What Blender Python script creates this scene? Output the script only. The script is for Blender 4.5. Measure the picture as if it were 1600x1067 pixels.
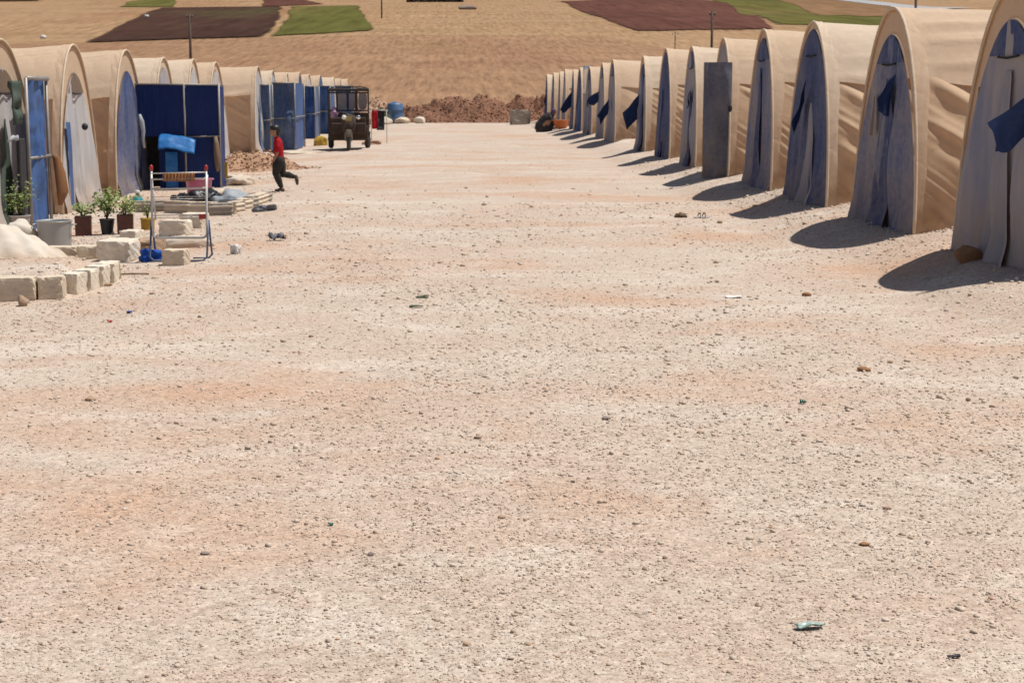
import bpy, bmesh, math, random
import numpy as np
from mathutils import Vector, Matrix
R = math.radians
random.seed(7)
for o in list(bpy.data.objects): bpy.data.objects.remove(o)
SC = bpy.context.scene
COL = SC.collection

# ------------------------------------------------------------------ camera
cam_d = bpy.data.cameras.new('camera')
cam = bpy.data.objects.new('camera', cam_d); COL.objects.link(cam)
cam.location = (0, 0, 1.7)
cam.rotation_euler = (R(90 - 8.5), 0, R(-1.96))
cam_d.sensor_width = 36; cam_d.lens = 58.5
cam_d.clip_start = 0.1; cam_d.clip_end = 6000
cam_d.dof.use_dof = True; cam_d.dof.focus_distance = 7.5; cam_d.dof.aperture_fstop = 11
SC.camera = cam
# ------------------------------------------------------------------ sky and sun
SUN = Vector((0.375, 0.05, 0.92)).normalized()
world = bpy.data.worlds.new('World'); SC.world = world; world.use_nodes = True
wn = world.node_tree; bg = wn.nodes['Background']
sky = wn.nodes.new('ShaderNodeTexSky'); sky.sky_type = 'NISHITA'; sky.sun_disc = False
sky.sun_elevation = math.asin(SUN.z); sky.sun_rotation = math.atan2(SUN.x, SUN.y)
sky.altitude = 400; sky.dust_density = 2.0; sky.air_density = 1.0; sky.ozone_density = 1.0
wn.links.new(sky.outputs[0], bg.inputs[0]); bg.inputs[1].default_value = 0.065
sd = bpy.data.lights.new('sun', 'SUN'); sd.energy = 4.7; sd.angle = R(0.53); sd.color = (1, 0.96, 0.89)
so = bpy.data.objects.new('sun', sd); COL.objects.link(so); so.location = (20, 10, 40)
so.rotation_euler = SUN.to_track_quat('Z', 'Y').to_euler()
vs = SC.view_settings
vs.view_transform = 'Standard'; vs.look = 'None'; vs.exposure = 0.0; vs.gamma = 1; vs.use_curve_mapping = False

# ------------------------------------------------------------------ noise, terrain
def _h(i, j, s):
    n = (i.astype(np.int64) * 374761393 + j.astype(np.int64) * 668265263 + s * 982451653) & 0x7fffffff
    n = ((n ^ (n >> 13)) * 1274126177) & 0x7fffffff
    n = n ^ (n >> 16)
    return (n & 0xffff) / 65535.0
def vn(x, y, s=0):
    x = np.asarray(x, float); y = np.asarray(y, float)
    x, y = np.broadcast_arrays(x, y)
    i = np.floor(x); j = np.floor(y); fx = x - i; fy = y - j
    fx = fx * fx * (3 - 2 * fx); fy = fy * fy * (3 - 2 * fy)
    i = i.astype(np.int64); j = j.astype(np.int64)
    a = _h(i, j, s); b = _h(i + 1, j, s); c = _h(i, j + 1, s); d = _h(i + 1, j + 1, s)
    return (a + (b - a) * fx + (c - a) * fy + (a - b - c + d) * fx * fy) * 2 - 1
def fbm(x, y, s=0, o=3):
    r = 0; a = 1.0; f = 1.0
    for k in range(o):
        r = r + a * vn(np.asarray(x) * f, np.asarray(y) * f, s + k * 17); a *= 0.5; f *= 2.03
    return r
def sstep(a, b, x):
    t = np.clip((np.asarray(x, float) - a) / (b - a), 0, 1); return t * t * (3 - 2 * t)
RIGHT_Y = [14.8, 18.9, 23.1, 26.8, 30.8, 34.9, 39.2, 43.9, 52.4, 56.1, 61.4, 66.1, 69.7, 75.0, 78.6, 83.7, 89.6]
LEFT_Y = [22.2, 26.4, 30.6, 34.5, 38.4, 42.0, 50.9, 55.0, 59.7, 64.5, 68.6, 74.4, 82.7, 87.4, 93.2]
def ground(x, y):
    x = np.asarray(x, float); y = np.asarray(y, float)
    z = -0.10 * (1 - sstep(-5.6, -2.2, x))
    wob = 0.25 * vn(y * 0.45, x * 0.2, 5)
    z = z + 0.155 * sstep(3.75 + wob, 4.75 + wob, x)
    # rubble banked between the right-hand tents
    for yy in RIGHT_Y:
        z = z + 0.17 * np.exp(-((y - yy + 1.95) / 0.55) ** 2) * sstep(4.6, 5.2, x) + 0.05 * np.exp(-((x - 4.85) / 0.28) ** 2) * np.exp(-((y - yy) / 1.6) ** 4)
    z = z + 0.15 * (1 - sstep(-3.58, -3.42, x + 0.12 * (y - 15))) * sstep(14.42, 14.52, y) * (1 - sstep(16.6, 17.6, y))
    near = np.clip(30 / np.maximum(y, 1), 0, 1)
    z = z + 0.022 * fbm(x * 0.35, y * 0.35, 11, 2) + 0.010 * near * fbm(x * 1.6, y * 1.6, 23, 2)
    z = z + 0.0035 * near * vn(x * 7, y * 7, 31)
    return z
def gz(x, y): return float(ground(np.array([x]), np.array([y]))[0])
def hillz(x, y):
    x = np.asarray(x, float); y = np.asarray(y, float)
    s = np.maximum(y - 112, 0)
    z = 0.07 * s - 0.000012 * np.maximum(s - 500, 0) ** 2
    z = z + 0.9 * vn(x * 0.012, y * 0.012, 3) * sstep(0, 120, s)
    return z - 0.12 * (s <= 0)

# ------------------------------------------------------------------ materials
MATS = {}
def newmat(name):
    m = bpy.data.materials.new(name); m.use_nodes = True; MATS[name] = m
    return m, m.node_tree.nodes, m.node_tree.links, m.node_tree.nodes['Principled BSDF']
def ramp(N, L, src, stops):
    r = N.new('ShaderNodeValToRGB'); e = r.color_ramp.elements
    while len(e) < len(stops): e.new(0.5)
    for k, (p, c) in enumerate(stops):
        e[k].position = p; e[k].color = (*c, 1) if len(c) == 3 else c
    L.new(src, r.inputs[0]); return r.outputs[0]
def mix(N, L, fac, a, b, mode='MIX'):
    m = N.new('ShaderNodeMix'); m.data_type = 'RGBA'; m.blend_type = mode
    for sock, v in ((0, fac), (6, a), (7, b)):
        if isinstance(v, (int, float)): m.inputs[sock].default_value = v
        elif isinstance(v, tuple): m.inputs[sock].default_value = (*v, 1)
        else: L.new(v, m.inputs[sock])
    return m.outputs[2]
def noise(N, L, co, scale, detail=3, rough=0.55, scl=None, rot=None):
    t = N.new('ShaderNodeTexNoise'); t.inputs['Scale'].default_value = scale
    t.inputs['Detail'].default_value = detail; t.inputs['Roughness'].default_value = rough
    if scl or rot:
        mp = N.new('ShaderNodeMapping')
        if scl: mp.inputs['Scale'].default_value = scl
        if rot: mp.inputs['Rotation'].default_value = rot
        L.new(co, mp.inputs[0]); co = mp.outputs[0]
    L.new(co, t.inputs['Vector']); return t.outputs[0]
def bump(N, L, B, h, strength, dist, prev=None):
    b = N.new('ShaderNodeBump'); b.inputs['Strength'].default_value = strength; b.inputs['Distance'].default_value = dist
    L.new(h, b.inputs['Height'])
    if prev is not None: L.new(prev, b.inputs['Normal'])
    L.new(b.outputs[0], B.inputs['Normal']); return b.outputs[0]
def coord(N, which='Object'):
    return N.new('ShaderNodeTexCoord').outputs[which]
def world_pos(N): return N.new('ShaderNodeNewGeometry').outputs['Position']

def plain(name, c1, c2=None, scale=6, rough=0.8, metal=0, bstr=0.0, bscale=40, bdist=0.01, stretch=None):
    m, N, L, B = newmat(name); co = coord(N)
    c2 = c2 or tuple(v * 0.75 for v in c1)
    f = noise(N, L, co, scale, 4, 0.6, stretch)
    L.new(ramp(N, L, f, [(0.32, c1), (0.68, c2)]), B.inputs['Base Color'])
    B.inputs['Roughness'].default_value = rough; B.inputs['Metallic'].default_value = metal
    if bstr: bump(N, L, B, noise(N, L, co, bscale, 3), bstr, bdist)
    return m
def cloth(name, c1, c2, trans=0.25, stretch=(1, 1, 1), scale=3, dust=None, weave=0.15, rough=0.85, dust_top=0.8):
    """woven sheet: two tones in streaks, a little light through it, dust rising from the ground"""
    m, N, L, B = newmat(name); co = coord(N)
    f = noise(N, L, co, scale, 5, 0.62, stretch)
    c = ramp(N, L, f, [(0.36, c1), (0.64, c2)])
    f2 = noise(N, L, co, 14, 3, 0.6)
    c = mix(N, L, 0.35, c, ramp(N, L, f2, [(0.3, tuple(v * 0.8 for v in c1)), (0.7, tuple(min(1, v * 1.12) for v in c2))]))
    if dust:
        sep = N.new('ShaderNodeSeparateXYZ'); L.new(co, sep.inputs[0])
        mr = N.new('ShaderNodeMapRange'); mr.inputs[1].default_value = dust_top; mr.inputs[2].default_value = 0.0
        L.new(sep.outputs[2], mr.inputs[0])
        mm = N.new('ShaderNodeMath'); mm.operation = 'MULTIPLY'
        f3 = noise(N, L, co, 3.5, 4, 0.6)
        rr = N.new('ShaderNodeMapRange'); rr.inputs[1].default_value = 0.35; rr.inputs[2].default_value = 0.62
        L.new(f3, rr.inputs[0]); L.new(mr.outputs[0], mm.inputs[0]); L.new(rr.outputs[0], mm.inputs[1])
        c = mix(N, L, mm.outputs[0], c, dust)
    L.new(c, B.inputs['Base Color']); B.inputs['Roughness'].default_value = rough
    B.inputs['Specular IOR Level'].default_value = 0.2
    p = bump(N, L, B, noise(N, L, co, 7, 5, 0.65, (1, 1, 1.6)), 0.16, 0.03)
    for sc_, st_, rt_ in ((1.1, stretch, (0.3, 0.5, 0.4)), (2.9, stretch, (0.9, -0.4, 0.2))):   # sharp creases
        cr = noise(N, L, co, sc_, 1.5, 0.5, st_, rt_)
        m1 = N.new('ShaderNodeMath'); m1.operation = 'MULTIPLY_ADD'; m1.inputs[1].default_value = 2; m1.inputs[2].default_value = -1; L.new(cr, m1.inputs[0])
        m2 = N.new('ShaderNodeMath'); m2.operation = 'ABSOLUTE'; L.new(m1.outputs[0], m2.inputs[0])
        m3 = N.new('ShaderNodeMath'); m3.operation = 'POWER'; m3.inputs[1].default_value = 0.6; L.new(m2.outputs[0], m3.inputs[0])
        p = bump(N, L, B, m3.outputs[0], 0.35, 0.03 / sc_ * 1.4, p)
    bump(N, L, B, noise(N, L, co, 160, 2), weave, 0.004, p)
    if trans:
        tr = N.new('ShaderNodeBsdfTranslucent'); L.new(c, tr.inputs[0])
        ms = N.new('ShaderNodeMixShader'); ms.inputs[0].default_value = trans
        out = N['Material Output'] if 'Material Output' in N else None
        L.new(B.outputs[0], ms.inputs[1]); L.new(tr.outputs[0], ms.inputs[2]); L.new(ms.outputs[0], out.inputs[0])
    return m

def gravel_ground():
    m, N, L, B = newmat('gravel_ground'); co = world_pos(N)
    big = noise(N, L, co, 0.30, 5, 0.62, (1, 0.7, 1))
    mid = noise(N, L, co, 1.3, 4, 0.6)
    base = ramp(N, L, big, [(0.30, (0.56, 0.48, 0.41)), (0.50, (0.535, 0.445, 0.372)), (0.62, (0.525, 0.415, 0.335)), (0.75, (0.51, 0.37, 0.285))])
    pale = ramp(N, L, mid, [(0.52, (0, 0, 0)), (0.72, (1, 1, 1))])
    base = mix(N, L, pale, base, (0.62, 0.55, 0.48))
    red = ramp(N, L, noise(N, L, co, 0.42, 5, 0.6, (0.8, 1, 1), (0, 0, 0.3)), [(0.50, (0, 0, 0)), (0.66, (0.9, 0.9, 0.9))])
    base = mix(N, L, red, base, (0.53, 0.36, 0.26))
    dust = ramp(N, L, noise(N, L, co, 0.5, 4, 0.6, (0.35, 1.2, 1)), [(0.56, (0, 0, 0)), (0.70, (0.8, 0.8, 0.8))])
    base = mix(N, L, dust, base, (0.64, 0.57, 0.50))
    # chippings: each cell its own tone, dark joints
    v = N.new('ShaderNodeTexVoronoi'); v.inputs['Scale'].default_value = 62; L.new(co, v.inputs['Vector'])
    sp = N.new('ShaderNodeSeparateColor'); L.new(v.outputs['Color'], sp.inputs[0])
    tone = ramp(N, L, sp.outputs[0], [(0.0, (0.62, 0.58, 0.55)), (0.25, (0.92, 0.9, 0.88)), (0.8, (1.05, 1.04, 1.03)), (1.0, (1.25, 1.25, 1.25))])
    base = mix(N, L, 0.75, base, tone, 'MULTIPLY')
    fine = noise(N, L, co, 120, 3, 0.7)
    base = mix(N, L, 0.6, base, ramp(N, L, fine, [(0.3, (0.68, 0.64, 0.6)), (0.6, (1.08, 1.08, 1.08))]), 'MULTIPLY')
    coarse = noise(N, L, co, 14, 4, 0.7)
    base = mix(N, L, 0.5, base, ramp(N, L, coarse, [(0.34, (0.78, 0.71, 0.65)), (0.58, (1.05, 1.05, 1.05))]), 'MULTIPLY')
    L.new(base, B.inputs['Base Color']); B.inputs['Roughness'].default_value = 0.95
    B.inputs['Specular IOR Level'].default_value = 0.15
    inv = N.new('ShaderNodeMath'); inv.operation = 'SUBTRACT'; inv.inputs[0].default_value = 1; L.new(v.outputs['Distance'], inv.inputs[1])
    p = bump(N, L, B, noise(N, L, co, 9, 5, 0.65), 0.6, 0.03)
    bump(N, L, B, inv.outputs[0], 0.4, 0.006, p)
    return m
def stone_chip():
    m, N, L, B = newmat('stone_chip'); co = world_pos(N)
    a = N.new('ShaderNodeAttribute'); a.attribute_name = 'tone'
    c = ramp(N, L, a.outputs['Fac'], [(0.0, (0.34, 0.24, 0.18)), (0.12, (0.49, 0.38, 0.295)), (0.45, (0.58, 0.465, 0.37)), (0.75, (0.62, 0.52, 0.42)), (0.97, (0.68, 0.60, 0.51)), (1.0, (0.48, 0.29, 0.18))])
    c = mix(N, L, 0.3, c, ramp(N, L, noise(N, L, co, 60, 3), [(0.3, (0.7, 0.66, 0.62)), (0.7, (1.1, 1.1, 1.1))]), 'MULTIPLY')
    L.new(c, B.inputs['Base Color']); B.inputs['Roughness'].default_value = 0.95; B.inputs['Specular IOR Level'].default_value = 0.15
    return m
def field(name, stops, ang, streak=0.9, green=0.0, rough_h=0.25, edge=True):
    """farmland: tone drifts, drilled rows at an angle, tufts"""
    m, N, L, B = newmat(name); co = world_pos(N)
    a = noise(N, L, co, 0.02, 5, 0.6, (1, 0.35, 1))
    c = ramp(N, L, a, stops)
    rows = noise(N, L, co, streak, 4, 0.65, (1, 0.008, 1))
    bands = noise(N, L, co, 0.12, 3, 0.6, (0.08, 1, 1))
    c = mix(N, L, 0.45, c, ramp(N, L, bands, [(0.35, (0.80, 0.76, 0.72)), (0.65, (1.12, 1.12, 1.10))]), 'MULTIPLY')
    c = mix(N, L, 0.9, c, ramp(N, L, rows, [(0.30, (0.62, 0.58, 0.54)), (0.5, (0.96, 0.95, 0.94)), (0.7, (1.22, 1.22, 1.18))]), 'MULTIPLY')
    tuft = noise(N, L, co, 2.2, 5, 0.8, (1, 0.22, 1))
    c = mix(N, L, 0.4, c, ramp(N, L, tuft, [(0.33, (0.66, 0.62, 0.58)), (0.55, (1.05, 1.05, 1.05)), (0.75, (1.2, 1.18, 1.12))]), 'MULTIPLY')
    if green:
        g = ramp(N, L, noise(N, L, co, 0.045, 4, 0.65, (1, 0.5, 1)), [(0.55, (0, 0, 0)), (0.75, (green, green, green))])
        c = mix(N, L, g, c, (0.16, 0.15, 0.04))
    L.new(c, B.inputs['Base Color']); B.inputs['Roughness'].default_value = 1; B.inputs['Specular IOR Level'].default_value = 0.05
    p = bump(N, L, B, rows, 0.12, rough_h * 0.5)
    bump(N, L, B, tuft, 0.2, rough_h * 0.3, p)
    if edge:
        at = N.new('ShaderNodeAttribute'); at.attribute_name = 'edge'
        ad = N.new('ShaderNodeMath'); ad.operation = 'ADD'; L.new(at.outputs['Fac'], ad.inputs[0]); L.new(noise(N, L, co, 0.9, 4, 0.7, (1, 0.2, 1)), ad.inputs[1])
        al = N.new('ShaderNodeMapRange'); al.inputs[1].default_value = 0.55; al.inputs[2].default_value = 0.95; L.new(ad.outputs[0], al.inputs[0])
        L.new(al.outputs[0], B.inputs['Alpha'])
    return m
gravel_ground(); stone_chip()
field('stubble', [(0.30, (0.33, 0.205, 0.115)), (0.5, (0.355, 0.23, 0.135)), (0.68, (0.295, 0.17, 0.095))], 7, 1.5, 0.35, 0.25, False)
field('red_stubble', [(0.30, (0.285, 0.165, 0.10)), (0.5, (0.32, 0.195, 0.118)), (0.7, (0.265, 0.145, 0.09))], 5, 1.8, 0.12)
field('ploughed', [(0.3, (0.05, 0.027, 0.020)), (0.6, (0.07, 0.036, 0.026)), (0.75, (0.075, 0.062, 0.03))], 25, 0.6, 0.0, 0.5)
field('ploughed_red', [(0.3, (0.10, 0.042, 0.032)), (0.7, (0.135, 0.06, 0.045))], 60, 0.6, 0.0, 0.5)
field('crop_green', [(0.3, (0.095, 0.095, 0.026)), (0.55, (0.12, 0.113, 0.032)), (0.72, (0.16, 0.125, 0.05))], 10, 0.35)
field('scrub_brown', [(0.3, (0.19, 0.11, 0.06)), (0.7, (0.26, 0.155, 0.085))], 60, 0.5, 0.2)
plain('far_road', (0.30, 0.30, 0.31), (0.38, 0.37, 0.36), 0.1, 0.8)
plain('soil', (0.30, 0.15, 0.09), (0.21, 0.10, 0.06), 2.2, 1, 0, 0.9, 9, 0.12)
plain('soil_mid', (0.46, 0.29, 0.185), (0.36, 0.21, 0.13), 2.5, 1, 0, 0.9, 9, 0.1)
plain('soil_pale', (0.52, 0.36, 0.25), (0.38, 0.22, 0.14), 2.5, 1, 0, 0.9, 9, 0.1)
cloth('canvas', (0.76, 0.58, 0.42), (0.70, 0.525, 0.37), 0.28, (1, 1, 1), 1.5, (0.42, 0.27, 0.16))
cloth('canvas_pale', (0.80, 0.66, 0.51), (0.75, 0.60, 0.455), 0.28, (1, 1, 1), 1.5, (0.44, 0.29, 0.18))
cloth('canvas_wall', (0.76, 0.56, 0.385), (0.71, 0.51, 0.34), 0.30, (1, 1, 0.5), 2, (0.40, 0.25, 0.15))
cloth('hem', (0.74, 0.62, 0.48), (0.62, 0.47, 0.33), 0.1, (1, 1, 1), 4)
cloth('front_blue', (0.11, 0.15, 0.29), (0.36, 0.32, 0.31), 0.08, (1.3, 1.3, 0.42), 1.7, (0.36, 0.28, 0.23))
cloth('front_grey', (0.44, 0.395, 0.375), (0.23, 0.25, 0.35), 0.08, (1.3, 1.3, 0.42), 1.7, (0.38, 0.30, 0.24))
cloth('front_deep', (0.045, 0.075, 0.20), (0.17, 0.175, 0.24), 0.06, (1.3, 1.3, 0.42), 1.7, (0.25, 0.21, 0.20))
cloth('front_white', (0.62, 0.58, 0.54), (0.44, 0.44, 0.47), 0.15, (3.0, 3.0, 0.35), 2.0, (0.46, 0.36, 0.28))
cloth('screen_grey', (0.10, 0.115, 0.17), (0.19, 0.19, 0.22), 0.04, (1.3, 1.3, .5), 2.0, (0.22, 0.19, 0.17))
cloth('tarp_blue', (0.035, 0.10, 0.30), (0.09, 0.16, 0.34), 0.12, (3, 3, 0.4), 2.0, None, 0.1, 0.5)
cloth('tarp_dusty', (0.06, 0.12, 0.27), (0.17, 0.21, 0.31), 0.12, (3, 3, 0.4), 2.0, None, 0.1, 0.6)
cloth('tarp_navy', (0.012, 0.033, 0.15), (0.010, 0.028, 0.13), 0.04, (3, 3, 0.4), 2.0, None, 0.1, 0.5)
cloth('flap_navy', (0.02, 0.045, 0.14), (0.04, 0.07, 0.19), 0.03, (2, 2, 0.6), 3, None, 0.1, 0.55)
cloth('bag_blue', (0.025, 0.15, 0.43), (0.04, 0.20, 0.50), 0.1, (1, 1, 1), 4, None, 0.05, 0.4)
cloth('cloth_blue', (0.02, 0.09, 0.42), (0.03, 0.12, 0.5), 0.05, (1, 1, 1), 6, None, 0.1)
cloth('cloth_brown', (0.30, 0.15, 0.07), (0.20, 0.10, 0.05), 0.1, (3, 3, .4), 4)
cloth('cloth_tan', (0.24, 0.17, 0.12), (0.17, 0.12, 0.085), 0.05, (3, 3, .4), 4)
cloth('cloth_dark', (0.035, 0.035, 0.04), (0.055, 0.05, 0.05), 0.02, (3, 3, .5), 4)
cloth('cloth_red', (0.42, 0.012, 0.02), (0.34, 0.01, 0.018), 0.03, (2, 2, 1), 6)
cloth('trousers', (0.03, 0.028, 0.026), (0.045, 0.04, 0.036), 0.0, (2, 2, 1), 6)
cloth('cloth_green', (0.05, 0.075, 0.06), (0.09, 0.11, 0.09), 0.03, (1, 1, .5), 4)
cloth('cloth_check', (0.16, 0.20, 0.07), (0.30, 0.26, 0.12), 0.03, (1, 1, 1), 16)
cloth('cloth_purple', (0.16, 0.10, 0.17), (0.10, 0.07, 0.12), 0.02, (1, 1, 1), 6)
cloth('woven_orange', (0.55, 0.25, 0.10), (0.30, 0.16, 0.09), 0.1, (14, 14, 1), 5)
cloth('sack_white', (0.78, 0.71, 0.62), (0.70, 0.62, 0.52), 0.15, (1, 1, 1), 3, (0.55, 0.42, 0.31), 0.3, 0.8, 0.4)
cloth('bag_black', (0.015, 0.015, 0.018), (0.03, 0.03, 0.035), 0.0, (1, 1, 1), 6, None, 0.05, 0.35)
cloth('bag_grey', (0.10, 0.105, 0.12), (0.16, 0.16, 0.18), 0.0, (1, 1, 1), 6, None, 0.05, 0.5)
cloth('sheet_greyblue', (0.30, 0.34, 0.38), (0.42, 0.44, 0.46), 0.1, (1, 1, 1), 4, None, 0.05, 0.5)
cloth('rope', (0.50, 0.43, 0.34), (0.40, 0.33, 0.26), 0.0, (1, 1, 1), 8)
plain('limestone', (0.64, 0.54, 0.42), (0.54, 0.44, 0.33), 7, 0.95, 0, 0.7, 30, 0.012)
plain('limestone_pale', (0.72, 0.64, 0.53), (0.61, 0.52, 0.41), 7, 0.95, 0, 0.7, 30, 0.012)
plain('concrete', (0.40, 0.35, 0.29), (0.31, 0.27, 0.22), 7, 0.95, 0, 0.6, 40, 0.008)
plain('rock_brown', (0.34, 0.17, 0.08), (0.26, 0.12, 0.05), 12, 0.9, 0, 0.8, 30, 0.015)
plain('rock_tan', (0.44, 0.31, 0.21), (0.33, 0.22, 0.14), 12, 0.95, 0, 0.8, 40, 0.01)
plain('rock_grey', (0.30, 0.24, 0.20), (0.22, 0.17, 0.14), 12, 0.95, 0, 0.8, 40, 0.01)
plain('aluminium', (0.42, 0.42, 0.40), (0.34, 0.34, 0.33), 6, 0.5, 0.45, 0.1, 20, 0.003, (1, 1, 0.2))
plain('tube_white', (0.62, 0.60, 0.57), (0.50, 0.47, 0.44), 8, 0.4, 0.2)
plain('tube_grey', (0.33, 0.31, 0.29), (0.25, 0.23, 0.21), 8, 0.5, 0.3)
plain('tube_blue', (0.05, 0.08, 0.16), (0.09, 0.11, 0.17), 8, 0.5, 0.1)
plain('plastic_red', (0.45, 0.03, 0.03), None, 6, 0.4)
plain('plastic_pink', (0.42, 0.12, 0.22), (0.36, 0.10, 0.18), 6, 0.4)
plain('plastic_teal', (0.02, 0.26, 0.30), (0.02, 0.2, 0.25), 6, 0.35)
plain('plastic_blue', (0.05, 0.12, 0.24), (0.08, 0.16, 0.28), 4, 0.5)
plain('plastic_orange', (0.50, 0.13, 0.03), (0.40, 0.10, 0.02), 5, 0.45)
plain('plastic_yellow', (0.48, 0.32, 0.03), (0.36, 0.22, 0.03), 14, 0.5)
plain('plastic_green', (0.01, 0.12, 0.07), None, 6, 0.3)
plain('plastic_pale', (0.34, 0.44, 0.40), (0.26, 0.36, 0.33), 9, 0.35)
plain('pot_black', (0.025, 0.025, 0.028), None, 6, 0.6)
plain('tin_rust', (0.13, 0.045, 0.03), (0.085, 0.035, 0.028), 14, 0.7, 0.1, 0.3, 30, 0.004)
plain('earth_dark', (0.14, 0.09, 0.06), None, 20, 1)
plain('bucket_grey', (0.36, 0.34, 0.32), (0.28, 0.27, 0.26), 6, 0.6)
plain('wood_pole', (0.11, 0.075, 0.055), (0.075, 0.05, 0.04), 5, 0.9)
plain('wood_stick', (0.25, 0.17, 0.10), None, 12, 0.9)
plain('rubber', (0.035, 0.034, 0.034), (0.07, 0.06, 0.05), 10, 0.85)
plain('trike_dark', (0.050, 0.034, 0.026), (0.085, 0.058, 0.042), 9, 0.9, 0.0)
plain('trike_frame', (0.03, 0.025, 0.023), (0.06, 0.048, 0.04), 7, 0.85, 0.0)
plain('chrome', (0.8, 0.8, 0.8), None, 6, 0.08, 1.0)
plain('lamp_glass', (0.85, 0.85, 0.83), None, 6, 0.05)
plain('plate_yellow', (0.42, 0.34, 0.10), (0.30, 0.24, 0.09), 30, 0.6)
plain('window_film', (0.40, 0.34, 0.32), (0.32, 0.28, 0.28), 5, 0.4)
plain('cloth_pink', (0.50, 0.30, 0.42), (0.36, 0.20, 0.32), 12, 0.85)
plain('sheet_silver', (0.80, 0.80, 0.80), (0.7, 0.7, 0.7), 5, 0.25, 0.85)
plain('skin', (0.36, 0.19, 0.12), (0.33, 0.17, 0.105), 20, 0.6)
plain('hair', (0.012, 0.010, 0.009), None, 40, 0.5)
plain('shoe', (0.05, 0.04, 0.035), (0.09, 0.07, 0.055), 20, 0.8)
plain('leaf', (0.24, 0.31, 0.08), (0.15, 0.21, 0.05), 14, 0.6)
plain('leaf_pale', (0.34, 0.37, 0.14), (0.24, 0.28, 0.09), 14, 0.6)
plain('leaf_dark', (0.035, 0.06, 0.02), (0.06, 0.085, 0.03), 14, 0.6)
plain('stem', (0.16, 0.13, 0.06), None, 14, 0.8)
plain('dark_void', (0.008, 0.008, 0.009), None, 4, 0.9)
plain('building_tan', (0.42, 0.26, 0.13), (0.36, 0.21, 0.10), 0.2, 0.9)
plain('building_white', (0.70, 0.68, 0.66), (0.6, 0.58, 0.56), 0.2, 0.9)
plain('building_roof', (0.14, 0.08, 0.06), None, 0.5, 0.9)
plain('hedge', (0.05, 0.04, 0.03), (0.08, 0.06, 0.045), 0.6, 1)
plain('paper_white', (0.75, 0.72, 0.68), None, 8, 0.8)
plain('scrap_red', (0.5, 0.06, 0.04), None, 8, 0.6)
plain('scrap_blue', (0.06, 0.09, 0.35), None, 8, 0.6)

# ------------------------------------------------------------------ mesh helpers
def obj(name, V, F, mat, parent=None, smooth=False, loc=None, rot=None):
    me = bpy.data.meshes.new(name)
    me.from_pydata([tuple(map(float, v)) for v in V], [], [tuple(int(i) for i in f) for f in F])
    me.materials.append(MATS[mat]); me.validate()
    if smooth:
        me.polygons.foreach_set('use_smooth', [True] * len(me.polygons))
    o = bpy.data.objects.new(name, me); COL.objects.link(o)
    if parent: o.parent = parent
    if loc is not None: o.location = loc
    if rot is not None: o.rotation_euler = rot
    return o
def tag(o, label=None, cat=None, group=None, kind=None):
    if label: o['label'] = label
    if cat: o['category'] = cat
    if group: o['group'] = group
    if kind: o['kind'] = kind
    return o
def thing(name, label, cat, loc=(0, 0, 0), rz=0, group=None):
    o = bpy.data.objects.new(name, None); COL.objects.link(o); o.empty_display_size = 0.1
    o.location = loc; o.rotation_euler = (0, 0, rz); return tag(o, label, cat, group)
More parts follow.
